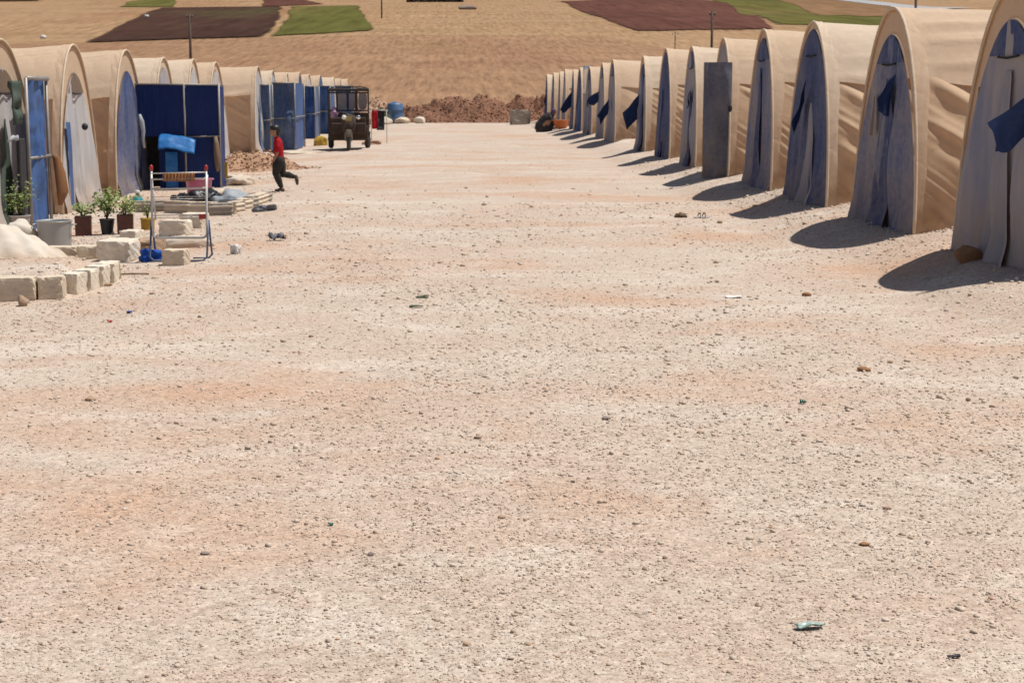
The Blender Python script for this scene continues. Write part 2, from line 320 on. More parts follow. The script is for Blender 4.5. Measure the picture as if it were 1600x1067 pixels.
class MB:
    def __init__(s): s.V = []; s.F = []
    def add(s, V, F):
        b = len(s.V); s.V += [tuple(v) for v in V]; s.F += [tuple(i + b for i in f) for f in F]; return s
    def box(s, c, d, rz=0, j=0.0, bev=0.0):
        a, b, h = d[0] / 2, d[1] / 2, d[2] / 2; P = []
        for x, y, z in ((-a, -b, -h), (a, -b, -h), (a, b, -h), (-a, b, -h), (-a, -b, h), (a, -b, h), (a, b, h), (-a, b, h)):
            x += random.uniform(-j, j); y += random.uniform(-j, j); z += random.uniform(-j, j)
            P.append((c[0] + x * math.cos(rz) - y * math.sin(rz), c[1] + x * math.sin(rz) + y * math.cos(rz), c[2] + z))
        return s.add(P, [(0, 3, 2, 1), (4, 5, 6, 7), (0, 1, 5, 4), (1, 2, 6, 5), (2, 3, 7, 6), (3, 0, 4, 7)])
    def tube(s, pts, r, n=6, cap=True):
        pts = [Vector(p) for p in pts]; k = len(pts)
        rs = r if isinstance(r, (list, tuple)) else [r] * k
        V = []; up = Vector((0.13, 0.21, 1)).normalized(); prev = None
        for i, p in enumerate(pts):
            t = (pts[min(i + 1, k - 1)] - pts[max(i - 1, 0)])
            t = t.normalized() if t.length > 1e-9 else Vector((0, 0, 1))
            if prev is None:
                a = t.cross(up if abs(t.dot(up)) < 0.95 else Vector((1, 0, 0))).normalized()
            else:
                a = (prev - t * prev.dot(t)); a = a.normalized() if a.length > 1e-6 else t.orthogonal().normalized()
            prev = a; b = t.cross(a)
            rr = rs[i] if isinstance(rs[i], (tuple, list)) else (rs[i], rs[i])
            for q in range(n):
                w = 2 * math.pi * q / n
                V.append(p + a * (math.cos(w) * rr[0]) + b * (math.sin(w) * rr[1]))
        F = [(i * n + q, i * n + (q + 1) % n, (i + 1) * n + (q + 1) % n, (i + 1) * n + q) for i in range(k - 1) for q in range(n)]
        if cap: F += [tuple(range(n - 1, -1, -1)), tuple((k - 1) * n + q for q in range(n))]
        return s.add(V, F)
    def lathe(s, prof, c=(0, 0, 0), n=20, axis='z'):
        V = []; k = len(prof)
        for (r, z) in prof:
            for q in range(n):
                w = 2 * math.pi * q / n; x, y = r * math.cos(w), r * math.sin(w)
                V.append((c[0] + x, c[1] + y, c[2] + z) if axis == 'z' else (c[0] + z, c[1] + x, c[2] + y))
        F = [(i * n + q, i * n + (q + 1) % n, (i + 1) * n + (q + 1) % n, (i + 1) * n + q) for i in range(k - 1) for q in range(n)]
        return s.add(V, F)
    def grid(s, X, Y, Z):
        """arrays [a,b]"""
        a, b = X.shape; V = np.stack([X, Y, Z], -1).reshape(-1, 3)
        F = [(i * b + j, (i + 1) * b + j, (i + 1) * b + j + 1, i * b + j + 1) for i in range(a - 1) for j in range(b - 1)]
        return s.add(V.tolist(), F)
    def ball(s, c, r, n=10, m=7, jit=0.0):
        V = []; F = []
        rx, ry, rz_ = r if isinstance(r, (tuple, list)) else (r, r, r)
        for i in range(m + 1):
            th = math.pi * i / m
            for q in range(n):
                w = 2 * math.pi * q / n; k = 1 + random.uniform(-jit, jit)
                V.append((c[0] + rx * k * math.sin(th) * math.cos(w), c[1] + ry * k * math.sin(th) * math.sin(w), c[2] + rz_ * k * math.cos(th)))
        for i in range(m):
            for q in range(n): F.append((i * n + q, (i + 1) * n + q, (i + 1) * n + (q + 1) % n, i * n + (q + 1) % n))
        return s.add(V, F)
    def build(s, name, mat, parent=None, smooth=False, loc=None, rot=None):
        return obj(name, s.V, s.F, mat, parent, smooth, loc, rot)
def solid(o, t, off=0):
    m = o.modifiers.new('thickness', 'SOLIDIFY'); m.thickness = t; m.offset = off; return o
def bevel(o, w, n=2):
    m = o.modifiers.new('bevel', 'BEVEL'); m.width = w; m.segments = n; m.limit_method = 'ANGLE'; return o
def fuse(o, voxel, smooth=2):
    m = o.modifiers.new('fuse', 'REMESH'); m.mode = 'VOXEL'; m.voxel_size = voxel; m.use_smooth_shade = True
    if smooth:
        s = o.modifiers.new('smooth', 'SMOOTH'); s.factor = 0.5; s.iterations = smooth
    return o
ICO = None
def ico_base(sub):
    bm = bmesh.new(); bmesh.ops.create_icosphere(bm, subdivisions=sub, radius=1)
    bm.verts.ensure_lookup_table()
    V = np.array([v.co[:] for v in bm.verts]); F = np.array([[v.index for v in f.verts] for f in bm.faces]); bm.free()
    return V, F
def rock_geo(size, seed, sub=3, rough=0.28, flat=0.7, cut=0.82):
    V, F = ico_base(sub); rng = np.random.default_rng(seed)
    for k in range(9):                       # broken facets
        d = rng.normal(size=3); d /= np.linalg.norm(d); lim = rng.uniform(cut - 0.22, cut)
        p = V @ d; V = V - np.outer(np.maximum(p - lim, 0), d)
    V = V * (1 + rough * 0.25 * fbm(V[:, 0] * 2.2 + seed, V[:, 1] * 2.2 + V[:, 2] * 1.7, seed, 3))[:, None]
    return V * np.array([size[0], size[1], size[2]]) * np.array([1, 1, flat / 0.7]), F
def rock(name, label, x, y, size, mat, seed, z=None, sink=0.25, rz=0.0, cat='rock', sub=3):
    V, F = rock_geo(size, seed, sub)
    lo = V[:, 2].min(); V[:, 2] -= lo + (V[:, 2].max() - lo) * sink
    o = obj(name, V, F, mat, None, True, (x, y, gz(x, y) if z is None else z), (0, 0, rz))
    return tag(o, label, cat)

# ------------------------------------------------------------------ ground
def gsheet():
    xs = np.concatenate([np.linspace(-75, -9, 24)[:-1], np.linspace(-9, 9, 181), np.linspace(9, 75, 24)[1:]])
    ys = [-25, -12, -4, 0, 2.0, 3.0]; y = 3.6
    while y < 117: ys.append(y); y *= 1.0135
    ys.append(118); ys = np.array(ys)
    X, Y = np.meshgrid(xs, ys, indexing='ij')
    m = MB().grid(X, Y, ground(X, Y))
    tag(m.build('ground', 'gravel_ground', None, True), 'pale gravel and dust ground of the camp street', None, None, 'structure')
gsheet()
def hsheet():
    xs = np.concatenate([np.linspace(-900, -160, 24)[:-1], np.linspace(-160, 220, 100), np.linspace(220, 900, 22)[1:]])
    ys = [100, 111.9]; y = 112.0
    while y < 2400: ys.append(y); y = 112 + (y - 112) * 1.015 + 1.5
    ys = np.array(ys); X, Y = np.meshgrid(xs, ys, indexing='ij')
    m = MB().grid(X, Y, hillz(X, Y))
    tag(m.build('hillside', 'stubble', None, True), 'straw coloured farmed hillside rising behind the camp', None, None, 'structure')
hsheet()
def plot(name, pts, mat, lift, label):
    """sheet of farmland laid on the hillside, cut as a grid over the polygon"""
    P = [Vector(p) for p in pts]; n = len(P)
    bm = bmesh.new(); vs_ = [bm.verts.new((p.x, p.y, 0)) for p in P]; bm.faces.new(vs_)
    ymin = min(p.y for p in P); ymax = max(p.y for p in P); xmin = min(p.x for p in P); xmax = max(p.x for p in P)
    for k in range(1, 60):
        yy = ymin + (ymax - ymin) * k / 60
        bmesh.ops.bisect_plane(bm, geom=bm.verts[:] + bm.edges[:] + bm.faces[:], plane_co=(0, yy, 0), plane_no=(0, 1, 0))
    for k in range(1, 50):
        xx = xmin + (xmax - xmin) * k / 50
        bmesh.ops.bisect_plane(bm, geom=bm.verts[:] + bm.edges[:] + bm.faces[:], plane_co=(xx, 0, 0), plane_no=(1, 0, 0))
    bmesh.ops.triangulate(bm, faces=bm.faces[:])
    V = np.array([v.co[:] for v in bm.verts])
    E_ = np.full(len(V), 9.0)
    for k in range(n):
        a_ = np.array([P[k].x, P[k].y / 6]); b_ = np.array([P[(k + 1) % n].x, P[(k + 1) % n].y / 6]); d_ = b_ - a_
        q_ = np.stack([V[:, 0], V[:, 1] / 6], -1) - a_; tt = np.clip((q_ @ d_) / (d_ @ d_), 0, 1)
        E_ = np.minimum(E_, np.linalg.norm(q_ - tt[:, None] * d_, axis=1))
    E_ = np.clip(E_ / 1.6, 0, 1)
    V[:, 0] += 0.5 * fbm(V[:, 0] * 0.15, V[:, 1] * 0.06, 9); V[:, 1] += 1.5 * fbm(V[:, 0] * 0.1, V[:, 1] * 0.05, 8)
    V[:, 2] = hillz(V[:, 0], V[:, 1]) + lift
    bm.verts.index_update(); F = [[v.index for v in f.verts] for f in bm.faces]; bm.free()
    o = obj(name, V, F, mat, None, True)
    at = o.data.attributes.new('edge', 'FLOAT', 'POINT'); at.data.foreach_set('value', E_.astype(np.float32))
    tag(o, label, None, None, 'structure')
plot('lower_field', [(-170, 108), (-170, 235), (-60, 236), (-15, 252), (22, 250), (30, 200), (26, 150), (34, 108)], 'red_stubble', 0.1, 'reddish stubble field at the foot of the hill')
plot('ploughed_field', [(-52, 235), (-58.6, 300), (-72, 417), (-46, 456), (-33, 320), (-27.3, 249)], 'ploughed', 0.2, 'dark ploughed field on the left of the hillside')
plot('green_field', [(-26.9, 249.5), (-33, 330), (-43.5, 452), (-26, 466), (-12.5, 270)], 'crop_green', 0.16, 'green crop field beside the ploughed field')
plot('ploughed_strip', [(-53, 466), (-63.6, 566), (-53, 593), (-38, 502)], 'ploughed_red', 0.18, 'dark red ploughed strip high on the hill')
plot('green_wedge', [(-86, 430), (-104, 540), (-96, 600), (-79, 480)], 'crop_green', 0.16, 'thin green wedge of crop at the upper left')
plot('red_field', [(32.5, 555), (30.3, 354), (28.8, 272), (54, 283), (68, 383), (80, 493), (80, 620)], 'ploughed_red', 0.18, 'dark red ploughed field on the right of the hillside')
plot('green_slope', [(93, 656), (73, 442), (57, 300), (77, 288), (105, 380), (150, 720)], 'crop_green', 0.16, 'green slope beside the red ploughed field')
plot('scrub_slope', [(116, 643), (86, 395), (79, 330), (110, 352), (124, 455), (150, 690)], 'scrub_brown', 0.24, 'brown scrub slope between green slope and road')
plot('far_road', [(139, 640), (121, 452), (127, 440), (200, 505), (200, 520), (137, 480), (149, 640)], 'far_road', 0.32, 'pale grey road crossing the upper right of the hill')

# gravel: loose chippings as one mass, bigger ones nearer
def scatter_chips():
    rng = np.random.default_rng(3)
    allV = []; allF = []; allT = []; base = 0
    octV = np.array([(1, 0, 0), (0, 1, 0), (-1, 0, 0), (0, -1, 0), (0, 0, 1), (0, 0, -1)], float)
    octF = np.array([(0, 1, 4), (1, 2, 4), (2, 3, 4), (3, 0, 4), (1, 0, 5), (2, 1, 5), (3, 2, 5), (0, 3, 5)])
    icoV, icoF = ico_base(1)
    def put(n, y0, y1, smin, smax, BV, BF, power=2.6, xr=None, box=None):
        nonlocal base
        if box is None:
            u = rng.random(n); y = np.sqrt(y0 * y0 + u * (y1 * y1 - y0 * y0))
            if xr: y = 1 / (1 / y1 + u * (1 / y0 - 1 / y1))
            x = y * rng.uniform(-0.30, 0.37, n)
        else:
            x = rng.uniform(box[0], box[1], n); y = rng.uniform(box[2], box[3], n)
        # clusters: thin out by a drifting density
        dens = 0.5 + 0.5 * fbm(x * 0.9, y * 0.5, 77, 3)
        keep = rng.random(n) < np.clip(0.25 + dens * 0.9, 0.1, 1)
        x = x[keep]; y = y[keep]; n = len(x)
        s = smin * (1 - rng.random(n) * (1 - (smin / smax) ** power)) ** (-1 / power)
        if xr: s = s * y ** 0.8 * 1.2
        k = len(BV)
        V = BV[None] * (1 + rng.uniform(-0.34, 0.34, (n, k, 1)))
        V = V + rng.uniform(-0.18, 0.18, (n, k, 3))
        V = V * np.stack([s * rng.uniform(0.75, 1.3, n), s * rng.uniform(0.75, 1.3, n), s * rng.uniform(0.45, 0.85, n)], -1)[:, None]
        a = rng.uniform(0, 6.28, n); ca, sa = np.cos(a)[:, None], np.sin(a)[:, None]
        VX = V[..., 0] * ca - V[..., 1] * sa + x[:, None]; VY = V[..., 0] * sa + V[..., 1] * ca + y[:, None]
        VZ = V[..., 2] + (ground(x, y) + s * 0.22)[:, None]
        allV.append(np.stack([VX, VY, VZ], -1).reshape(-1, 3))
        allF.append((BF[None] + (np.arange(n) * k)[:, None, None] + base).reshape(-1, 3)); base += n * k
        t = np.clip(rng.normal(0.5, 0.24, n), 0, 0.99); t[rng.random(n) < 0.02] = 1.0
        allT.append(np.repeat(t, k))
    put(105000, 4.3, 26, 0.00045, 0.0016, octV, octF, 2.6, 'screen')
    put(5500, 4.3, 30, 0.0011, 0.0028, icoV, icoF, 3.2, 'screen')
    put(5000, 22, 60, 0.008, 0.022, octV, octF, 2.6)
    put(9000, 0, 0, 0.006, 0.035, icoV, icoF, 2.2, None, (4.1, 6.4, 13, 40))     # rubble along the right-hand tents
    put(4000, 0, 0, 0.006, 0.028, icoV, icoF, 2.4, None, (-6.0, -3.0, 13.5, 40))
    V = np.concatenate(allV); F = np.concatenate(allF); T = np.concatenate(allT)
    me = bpy.data.meshes.new('gravel')
    me.vertices.add(len(V)); me.vertices.foreach_set('co', V.ravel())
    me.loops.add(F.size); me.loops.foreach_set('vertex_index', F.ravel().astype(np.int32))
    me.polygons.add(len(F)); me.polygons.foreach_set('loop_start', np.arange(0, F.size, 3, dtype=np.int32))
    me.update(calc_edges=True); me.validate()
    at = me.attributes.new('tone', 'FLOAT', 'POINT'); at.data.foreach_set('value', T.astype(np.float32))
    me.materials.append(MATS['stone_chip'])
    o = bpy.data.objects.new('gravel', me); COL.objects.link(o)
    tag(o, 'loose pale stone chippings scattered over the street', 'gravel', None, 'stuff')
scatter_chips()

# ------------------------------------------------------------------ tents
HT, RW = 2.48, 1.35
EAVE = 0.69
def tent(label, X0, Y0, side, seed, near=False, yaw=0.0, front='front_blue', collar=0.13, roof='canvas', flap=None, ventmat='front_deep',
         door='front_blue', vent=True, strip=None, guy=False, inset=0.36, flare=0.44, foldamp=0.042, vert=False, scale=1.0, group=None, length=6.2, lean=0.0):
    """tunnel tent. u runs from the street into the tent, v along the street, w up"""
    rng = random.Random(seed)
    zb = gz(X0 + side * 0.5, Y0)
    t = thing('tunnel_tent', label, 'tent', (X0, Y0, zb), yaw, group)
    H, W = HT * scale, RW * scale
    nu, nt = (96, 84) if near else (44, 40)
    te = math.asin(EAVE)
    def put(name, U, Vv, Ww, mat, smooth=True, parent=t, thick=0):
        m = MB().grid(U * side, Vv, Ww)
        if side < 0: m.F = [f[::-1] for f in m.F]
        o = m.build(name, mat, parent, smooth)
        if thick: solid(o, thick)
        return o
    # roof sheet over the hoops, eaves standing off the walls
    u = np.linspace(-0.03, length, nu); a = np.linspace(te - 0.02, math.pi - te + 0.02, nt)
    U, A = np.meshgrid(u, a, indexing='ij')
    lean_ = lambda w: 0.05 + 0.05 * (1 - np.clip(w / H, 0, 1)) ** 1.2
    sag = (0.012 + 0.02 * rng.random()) * np.sin(np.pi * U / 1.55) ** 2
    c = A * 1.9 + (0.10 if side > 0 else -0.10) * U
    ridge = 1 - 2 * np.abs(np.sin(c * 8.5 + 1.4 * vn(c * 1.7, U * 0.25, seed + 12))) ** 0.7
    wr = 0.017 * ridge * np.clip(0.45 + 0.9 * vn(c * 1.3 + 4, U * 0.5, seed + 13), 0.0, 1) + 0.012 * fbm(U * 0.9 + seed * 3.1, A * 2.5, seed, 2)
    wr = wr + 0.008 * (1 - 2 * np.abs(np.sin(c * 23 + 2 * vn(c * 3, U * 0.6, seed + 15))) ** 0.7) * np.clip(vn(c * 2, U * 0.7, seed + 16), 0, 1)
    edge = np.abs(A - math.pi / 2) / (math.pi / 2 - te)
    hoop = 0.010 * np.exp(-((np.mod(U + 0.775, 1.55) - 0.775) / 0.07) ** 2) * (U > 0.5)
    rr = 1 + (0.028 + hoop - sag * 0.8 + wr * np.minimum(U * 2, 1)) / 1.6
    lip = sstep(0.93, 1.0, edge) * 0.04 * sstep(0.15, 0.7, U)
    Vv = W * np.cos(A) * (rr + lip); Ww = H * np.sin(A) * rr - lip * 0.8
    put('roof', U - (lean_(Ww) - 0.04) * (1 - sstep(0, 0.8, U)), Vv, Ww, roof)
    # side walls
    for sgn in (-1, 1):
        s = np.linspace(0, 1, 80 if near else 34)
        uu = -0.03 + (length + 0.03) * np.linspace(0, 1, nu) ** 1.5
        U, S = np.meshgrid(uu, s, indexing='ij')
        top = EAVE * H + 0.03
        w = top * (1 - S) - 0.05 * S
        a0 = np.arcsin(np.clip(w / H, 0, 0.999)); v = W * np.cos(a0) * 1.012
        inn = sstep(0.30, 1.5, U)
        v = v - inset * inn * (1 - S) ** 0.8 - 0.012 * sstep(0.1, 0.4, U) + flare * S ** 1.15 * sstep(0.0, 1.0, U) * (0.8 + 0.4 * vn(U * 0.9, S * 0 + 3, seed + 2))
        if vert: kk = 0.93 * sstep(0.03, 0.22, U); v = v * (1 - kk) + (W * 0.70 + 0.02 * S) * kk
        c = w + U * (0.45 + 0.5 * S) if not vert else w - 0.6 * U
        c = c + 0.05 * vn(U * 0.8, w * 1.1, seed + 3)
        amp = np.clip(0.6 + 0.8 * vn(c * 3.3 + 3, 0.13 * U, seed + 4), 0.1, 1.3) * sstep(0.03, 0.35, U) * (1.05 - 0.42 * np.minimum(U, 2.2))
        ph = c * 19 + 2.2 * vn(c * 2.2, U * 0.15, seed + 5)
        v = v + foldamp * ((0.5 + 0.5 * np.cos(ph)) ** 2.2 - 0.3) * amp * 1.5
        v = v + foldamp * 0.35 * ((0.5 + 0.5 * np.cos(c * 47 + 2 * vn(c * 4, U * 0.3, seed + 14))) ** 2 - 0.3) * np.clip(0.5 + vn(c * 3 + 9, U * 0.4, seed + 15), 0, 1) * sstep(0, 0.15, U)
        v = v + 0.012 * fbm(U * 0.8, w * 0.9, seed + 8, 2) * sstep(0, .3, U) + 0.016 * S ** 3 * np.sin(U * 13 + 3 * vn(U * 2, S * 2, seed + 6))
        U = U - (lean_(w) - 0.04) * (1 - sstep(0, 0.8, U))
        put('side_wall', U, sgn * v, w, 'canvas_wall')
    # canvas sleeve over the front hoop, down to the ground on both sides
    q = np.linspace(0, 1, 14); an = np.linspace(0.0, math.pi, 90 if near else 44); Uq, A = np.meshgrid(q, an, indexing='ij')
    wd = 0.13 + 0.02 * vn(A * 3, A * 0, seed + 61) + (0.05 if side > 0 else 0.0) * np.exp(-((np.abs(A - math.pi / 2) - (math.pi / 2 - te)) / 0.25) ** 2)
    k = 1.024 - 0.006 * Uq ** 2 + 0.003 * (1 - 2 * np.abs(np.sin(A * 14 + Uq * 2.5 + vn(A * 4, Uq * 2, seed + 62)))) * Uq
    put('hoop_sleeve', -lean_(H * np.sin(A)) + Uq * wd, W * np.cos(A) * k, H * np.sin(A) * k - 0.03 * (np.sin(A) < 0.02), roof)
    # piping along the front hoop
    ang = np.linspace(0.0, math.pi, 40)
    pts = [(side * (-0.05 - 0.05 * (1 - math.sin(x)) ** 1.2), W * 1.02 * math.cos(x), H * 1.02 * math.sin(x)) for x in ang]
    MB().tube(pts, 0.019, 6).build('arch_hem', 'hem', t, True)
    # front: collar of canvas, then the hanging sheet flaring to the ground
    def out(w): return 0.035 + 0.055 * (1 - np.clip(w / H, 0, 1)) ** 1.2
    if collar:
        q = np.linspace(0, 1, 6); U, A = np.meshgrid(q, ang, indexing='ij')
        k = 1 - U * (0.02 + collar * np.sin(A) ** 1.5) / 1.3
        put('collar', -0.03 - 0.05 * (1 - np.sin(A)) ** 1.2, W * np.cos(A) * k, H * np.sin(A) * (1 - U * collar * 1.1 / 1.9), roof)
    Wi = W * (1 - 0.02); Hi = H * (1 - collar * 1.1 / 1.9) - 0.01
    nb, na = (48, 44) if near else (26, 22)
    b = np.linspace(0, 1, nb); aa = np.linspace(-1, 1, na)
    Bg, Ag = np.meshgrid(b, aa, indexing='ij')
    w = Hi * np.sin(Bg * math.pi / 2); w[0, :] = -0.06
    hw = Wi * np.cos(Bg * math.pi / 2) * (1 - collar * np.sin(Bg * math.pi / 2) ** 1.5 / 1.3) + 0.004
    v = Ag * hw
    dr = 1.45 * np.sin(v * 9 + 2.5 * vn(v * 2.2, w * 0.5, seed + 21)) * 0.030 + np.sin(v * 27 + 3 * vn(v * 3, w * 0.7, seed + 22)) * 0.016
    inr = np.clip((1 - np.abs(Ag)) * 5, 0, 1)
    dep = out(w) + (0.04 if side > 0 else 0.05) * np.clip(Ag, 0, 1) ** 2 * (1 - Bg) ** 2.5 + (dr * (1 - 0.75 * Bg) * 0.8 + 0.05 * fbm(v * 1.6, w * 1.2, seed + 23, 2) * (1 - Bg)) * inr + (0.05 if side > 0 else 0.08) * (1 - sstep(0, 0.30, w)) * (0.6 + 0.6 * vn(v * 2.5, w, seed + 24))
    put('front_panel', -dep - 0.012, v, w, front)
    # the door: a long curtain hanging over the sheet
    if door:
        dw0, dw1 = rng.uniform(-0.5, -0.25), rng.uniform(0.12, 0.4)
        dtop = H * rng.uniform(0.50, 0.80); dp = rng.uniform(0.03, 0.22); dc = rng.uniform(-0.25, 0.3)
        ss = np.linspace(0, 1, 34 if near else 18); qq = np.linspace(0, 1, 18 if near else 10)
        S, Q = np.meshgrid(ss, qq, indexing='ij')
        ww = dtop * (1 - S) - 0.03 * S
        v = dc + (dw0 + (dw1 - dw0) * Q) * (dp + (1 - dp) * S ** 0.8) * 1.1 + 0.07 * vn(S * 3.1, Q * 0.8, seed + 33) + 0.02 * vn(S * 9, Q * 2, seed + 34)
        d = out(ww) + 0.034 + 0.030 * np.sin(Q * 13 + 2 * vn(Q * 3, S * 2, seed + 31)) * (0.3 + S) + 0.06 * (1 - sstep(0, 0.3, ww))
        put('door_flap', -d, v, ww, door)
    if vent:
        w0 = Hi * 0.86
        S, Q = np.meshgrid(np.linspace(0, 1, 8), np.linspace(-1, 1, 12), indexing='ij')
        bb = math.asin(w0 / Hi) + (math.pi / 2 - math.asin(w0 / Hi)) * S
        hv = (Wi * np.cos(bb) * (1 - collar * np.sin(bb) ** 1.5 / 1.3)) * 0.97
        put('vent_panel', -(out(Hi * np.sin(bb)) + 0.022), hv * Q, Hi * np.sin(bb) - 0.01, ventmat)
        vw = float(hv[0, 0]) * 0.5
        MB().tube([(-side * (out(w0) + 0.03), -vw, w0 - .02), (-side * (out(w0) + 0.04), 0, w0 - .035), (-side * (out(w0) + 0.03), vw, w0 - .02)], 0.011, 5).build('vent_slit', 'dark_void', t)
    if strip:                                                # a coloured strip of sheet sewn on
        v0, v1, w0, w1, mt = strip
        S, Q = np.meshgrid(np.linspace(0, 1, 16), np.linspace(0, 1, 6), indexing='ij')
        ww = w0 + (w1 - w0) * S; vv = v0 + (v1 - v0) * Q
        put('patch', -(out(ww) + 0.045 + 0.02 * vn(vv * 5, ww * 2, seed + 41)), vv, ww, mt)
    if flap:                                                 # window flap propped open, a pointed sheet standing off the front
        v0, w0, sz, lift = flap[:4]
        S, Q = np.meshgrid(np.linspace(0, 1, 12), np.linspace(0, 1, 10), indexing='ij')
        fd, fe, fw = rng.uniform(0.55, 1.15), rng.uniform(0.25, 0.75), rng.uniform(0.75, 1.15)
        if len(flap) > 4: fd, fe, fw = flap[4]
        ww = w0 + 0.25 * sz - sz * fw * Q * (1 - fe * S) - sz * fd * S + 0.04 * vn(S * 2, Q * 2, seed + 53)
        vv = v0 + (Q - 0.5) * sz * 0.5 * (1 - 0.4 * S) + 0.02 * vn(Q * 3, S * 3, seed + 52)
        put('window_flap', -(out(ww) + 0.05 + lift * S * (1.15 - 0.35 * Q) + 0.02 * vn(Q * 3, S * 3, seed + 51)), vv, ww, 'flap_navy')
    # back
    S, Q = np.meshgrid(np.linspace(0, 1, 12), np.linspace(-1, 1, 14), indexing='ij')
    put('back_panel', length + 0 * S, Q * W * np.cos(S * 1.56), H * np.sin(S * 1.56) - 0.03, 'canvas_wall')
    if guy:
        for gv, gu in guy:
            p0 = Vector((side * 0.1, -W * 0.72, H * 0.66)); p1 = Vector((side * gu, gv, gz(X0 + side * gu, Y0 + gv) - zb + 0.03))
            MB().tube([p0, (p0 + p1) / 2 - Vector((0, 0, .02)), p1], 0.011, 5).build('guy_rope', 'rope', t)
            MB().tube([p1 + Vector((0, -.03, .10)), p1 + Vector((0, .02, -.06))], 0.012, 5).build('tent_peg', 'trike_frame', t)
    return t

ORD = ['nearest', 'second', 'third', 'fourth', 'fifth', 'sixth', 'seventh', 'eighth', 'ninth', 'tenth', 'eleventh', 'twelfth', 'thirteenth', 'fourteenth', 'fifteenth', 'sixteenth', 'farthest']
RT = [  # front, collar, flap(v,w,size,lift), door, strip, guy
    dict(front='front_grey', collar=0.17, flap=(-0.80, 1.48, 0.60, 0.33, (0.5, 0.35, 0.8)), door='front_grey', strip=(0.72, 0.83, 0.95, 1.6, 'cloth_tan')),
    dict(front='front_blue', collar=0.17, flap=(-0.25, 1.62, 0.45, 0.14), door='front_deep', strip=(0.45, 0.58, 1.05, 1.5, 'cloth_tan')),
    dict(front='front_deep', collar=0.03, flap=(0.2, 1.62, 0.55, 0.14), door='front_grey', roof='canvas_pale'),
    dict(front='front_blue', collar=0.05, door='front_deep'),
    dict(front='front_grey', collar=0.03, door='front_deep', vent=False),
    dict(front='front_grey', collar=0.02, flap=(-0.2, 1.6, 0.5, 0.04), door='front_deep', roof='canvas_pale'),
    dict(front='front_deep', collar=0.02, door='tarp_navy', vent=False),
    dict(front='front_grey', collar=0.10, flap=(0.7, 1.35, 0.6, 0.35), door='front_deep', roof='canvas_pale', strip=(-0.5, 0.1, 1.0, 2.0, 'tarp_blue')),
    dict(front='front_grey', collar=0.05, flap=(0.6, 1.25, 0.45, 0.30), door='front_grey'),
    dict(front='front_grey', collar=0.05, flap=(0.75, 1.5, 0.42, 0.34), door=None),
    dict(front='front_blue', collar=0.03, flap=(-0.3, 1.4, 0.6, 0.05), door='front_grey'),
    dict(front='front_deep', collar=0.03, flap=(0.3, 1.5, 0.6, 0.05), door='tarp_blue'),
    dict(front='front_deep', collar=0.03, flap=(0.4, 1.45, 0.7, 0.42), door='front_blue'),
    dict(front='front_grey', collar=0.03, flap=None, door=None),
    dict(front='front_blue', collar=0.03, flap=None, door='front_grey'),
    dict(front='front_blue', collar=0.03, flap=None, door='front_deep'),
    dict(front='front_deep', collar=0.02, flap=(-0.2, 1.3, 0.6, 0.1), door='front_deep', roof='canvas_pale')]
RL = ['nearest tent of the right row, cut by the frame, with a large navy window flap',
      'second tent of the right row with beige collar and deep blue curtain door',
      'third tent of the right row with ragged blue front and pale hem',
      'fourth tent of the right row with plain blue grey front',
      'fifth tent of the right row, behind the tall grey sheet screen',
      'sixth tent of the right row with grey front and small dark flap',
      'seventh tent of the right row with narrow navy front',
      'eighth tent of the right row with pointed navy flap sticking out before the gap',
      'ninth tent of the right row, first one after the gap',
      'tenth tent of the right row with dark flap standing out',
      'eleventh tent of the right row, just before the silver sheet',
      'twelfth tent of the right row, just beyond the silver sheet',
      'thirteenth tent of the right row with blue flap reaching out',
      'fourteenth tent of the right row with blue flap beyond it',
      'fifteenth tent of the right row, behind the crouching person',
      'sixteenth tent of the right row, last but one',
      'farthest tent of the right row, before the soil heaps']
for i, yy in enumerate(RIGHT_Y):
    tent(RL[i], 4.98, yy, 1, 100 + i * 7, near=i < 9, yaw=R(random.uniform(-1.8, 1.2)), group='tents of the right row', length=6.2 if i < 9 else 5.0, scale=0.98 + 0.035 * random.random(), **RT[i])

LT = [dict(front='front_white', collar=0.22, door='cloth_green', vent=True),
      dict(front='front_white', collar=0.26, door='front_white', strip=(-1.0, -0.72, 0.1, 1.35, 'tarp_blue'), vent=True),
      dict(front='front_deep', collar=0.22, door='cloth_dark', vent=True),  # black door cloth paints the shade in the open doorway
      dict(front='front_grey', collar=0.1, door=None, roof='canvas_pale'),
      dict(front='front_white', collar=0.1, door=None, roof='canvas_pale'),
      dict(front='front_white', collar=0.1, door=None),
      dict(front='front_white', collar=0.05, door='tarp_dusty'),
      dict(front='front_white', collar=0.05, door=None, roof='canvas_pale'),
      dict(front='front_white', collar=0.05, door=None),
      dict(front='tarp_blue', collar=0.05, door=None),
      dict(front='front_white', collar=0.05, door='tarp_blue'),
      dict(front='tarp_dusty', collar=0.05, door=None),
      dict(front='front_white', collar=0.05, door=None, roof='canvas_pale'),
      dict(front='tarp_blue', collar=0.05, door=None),
      dict(front='front_white', collar=0.05, door=None)]
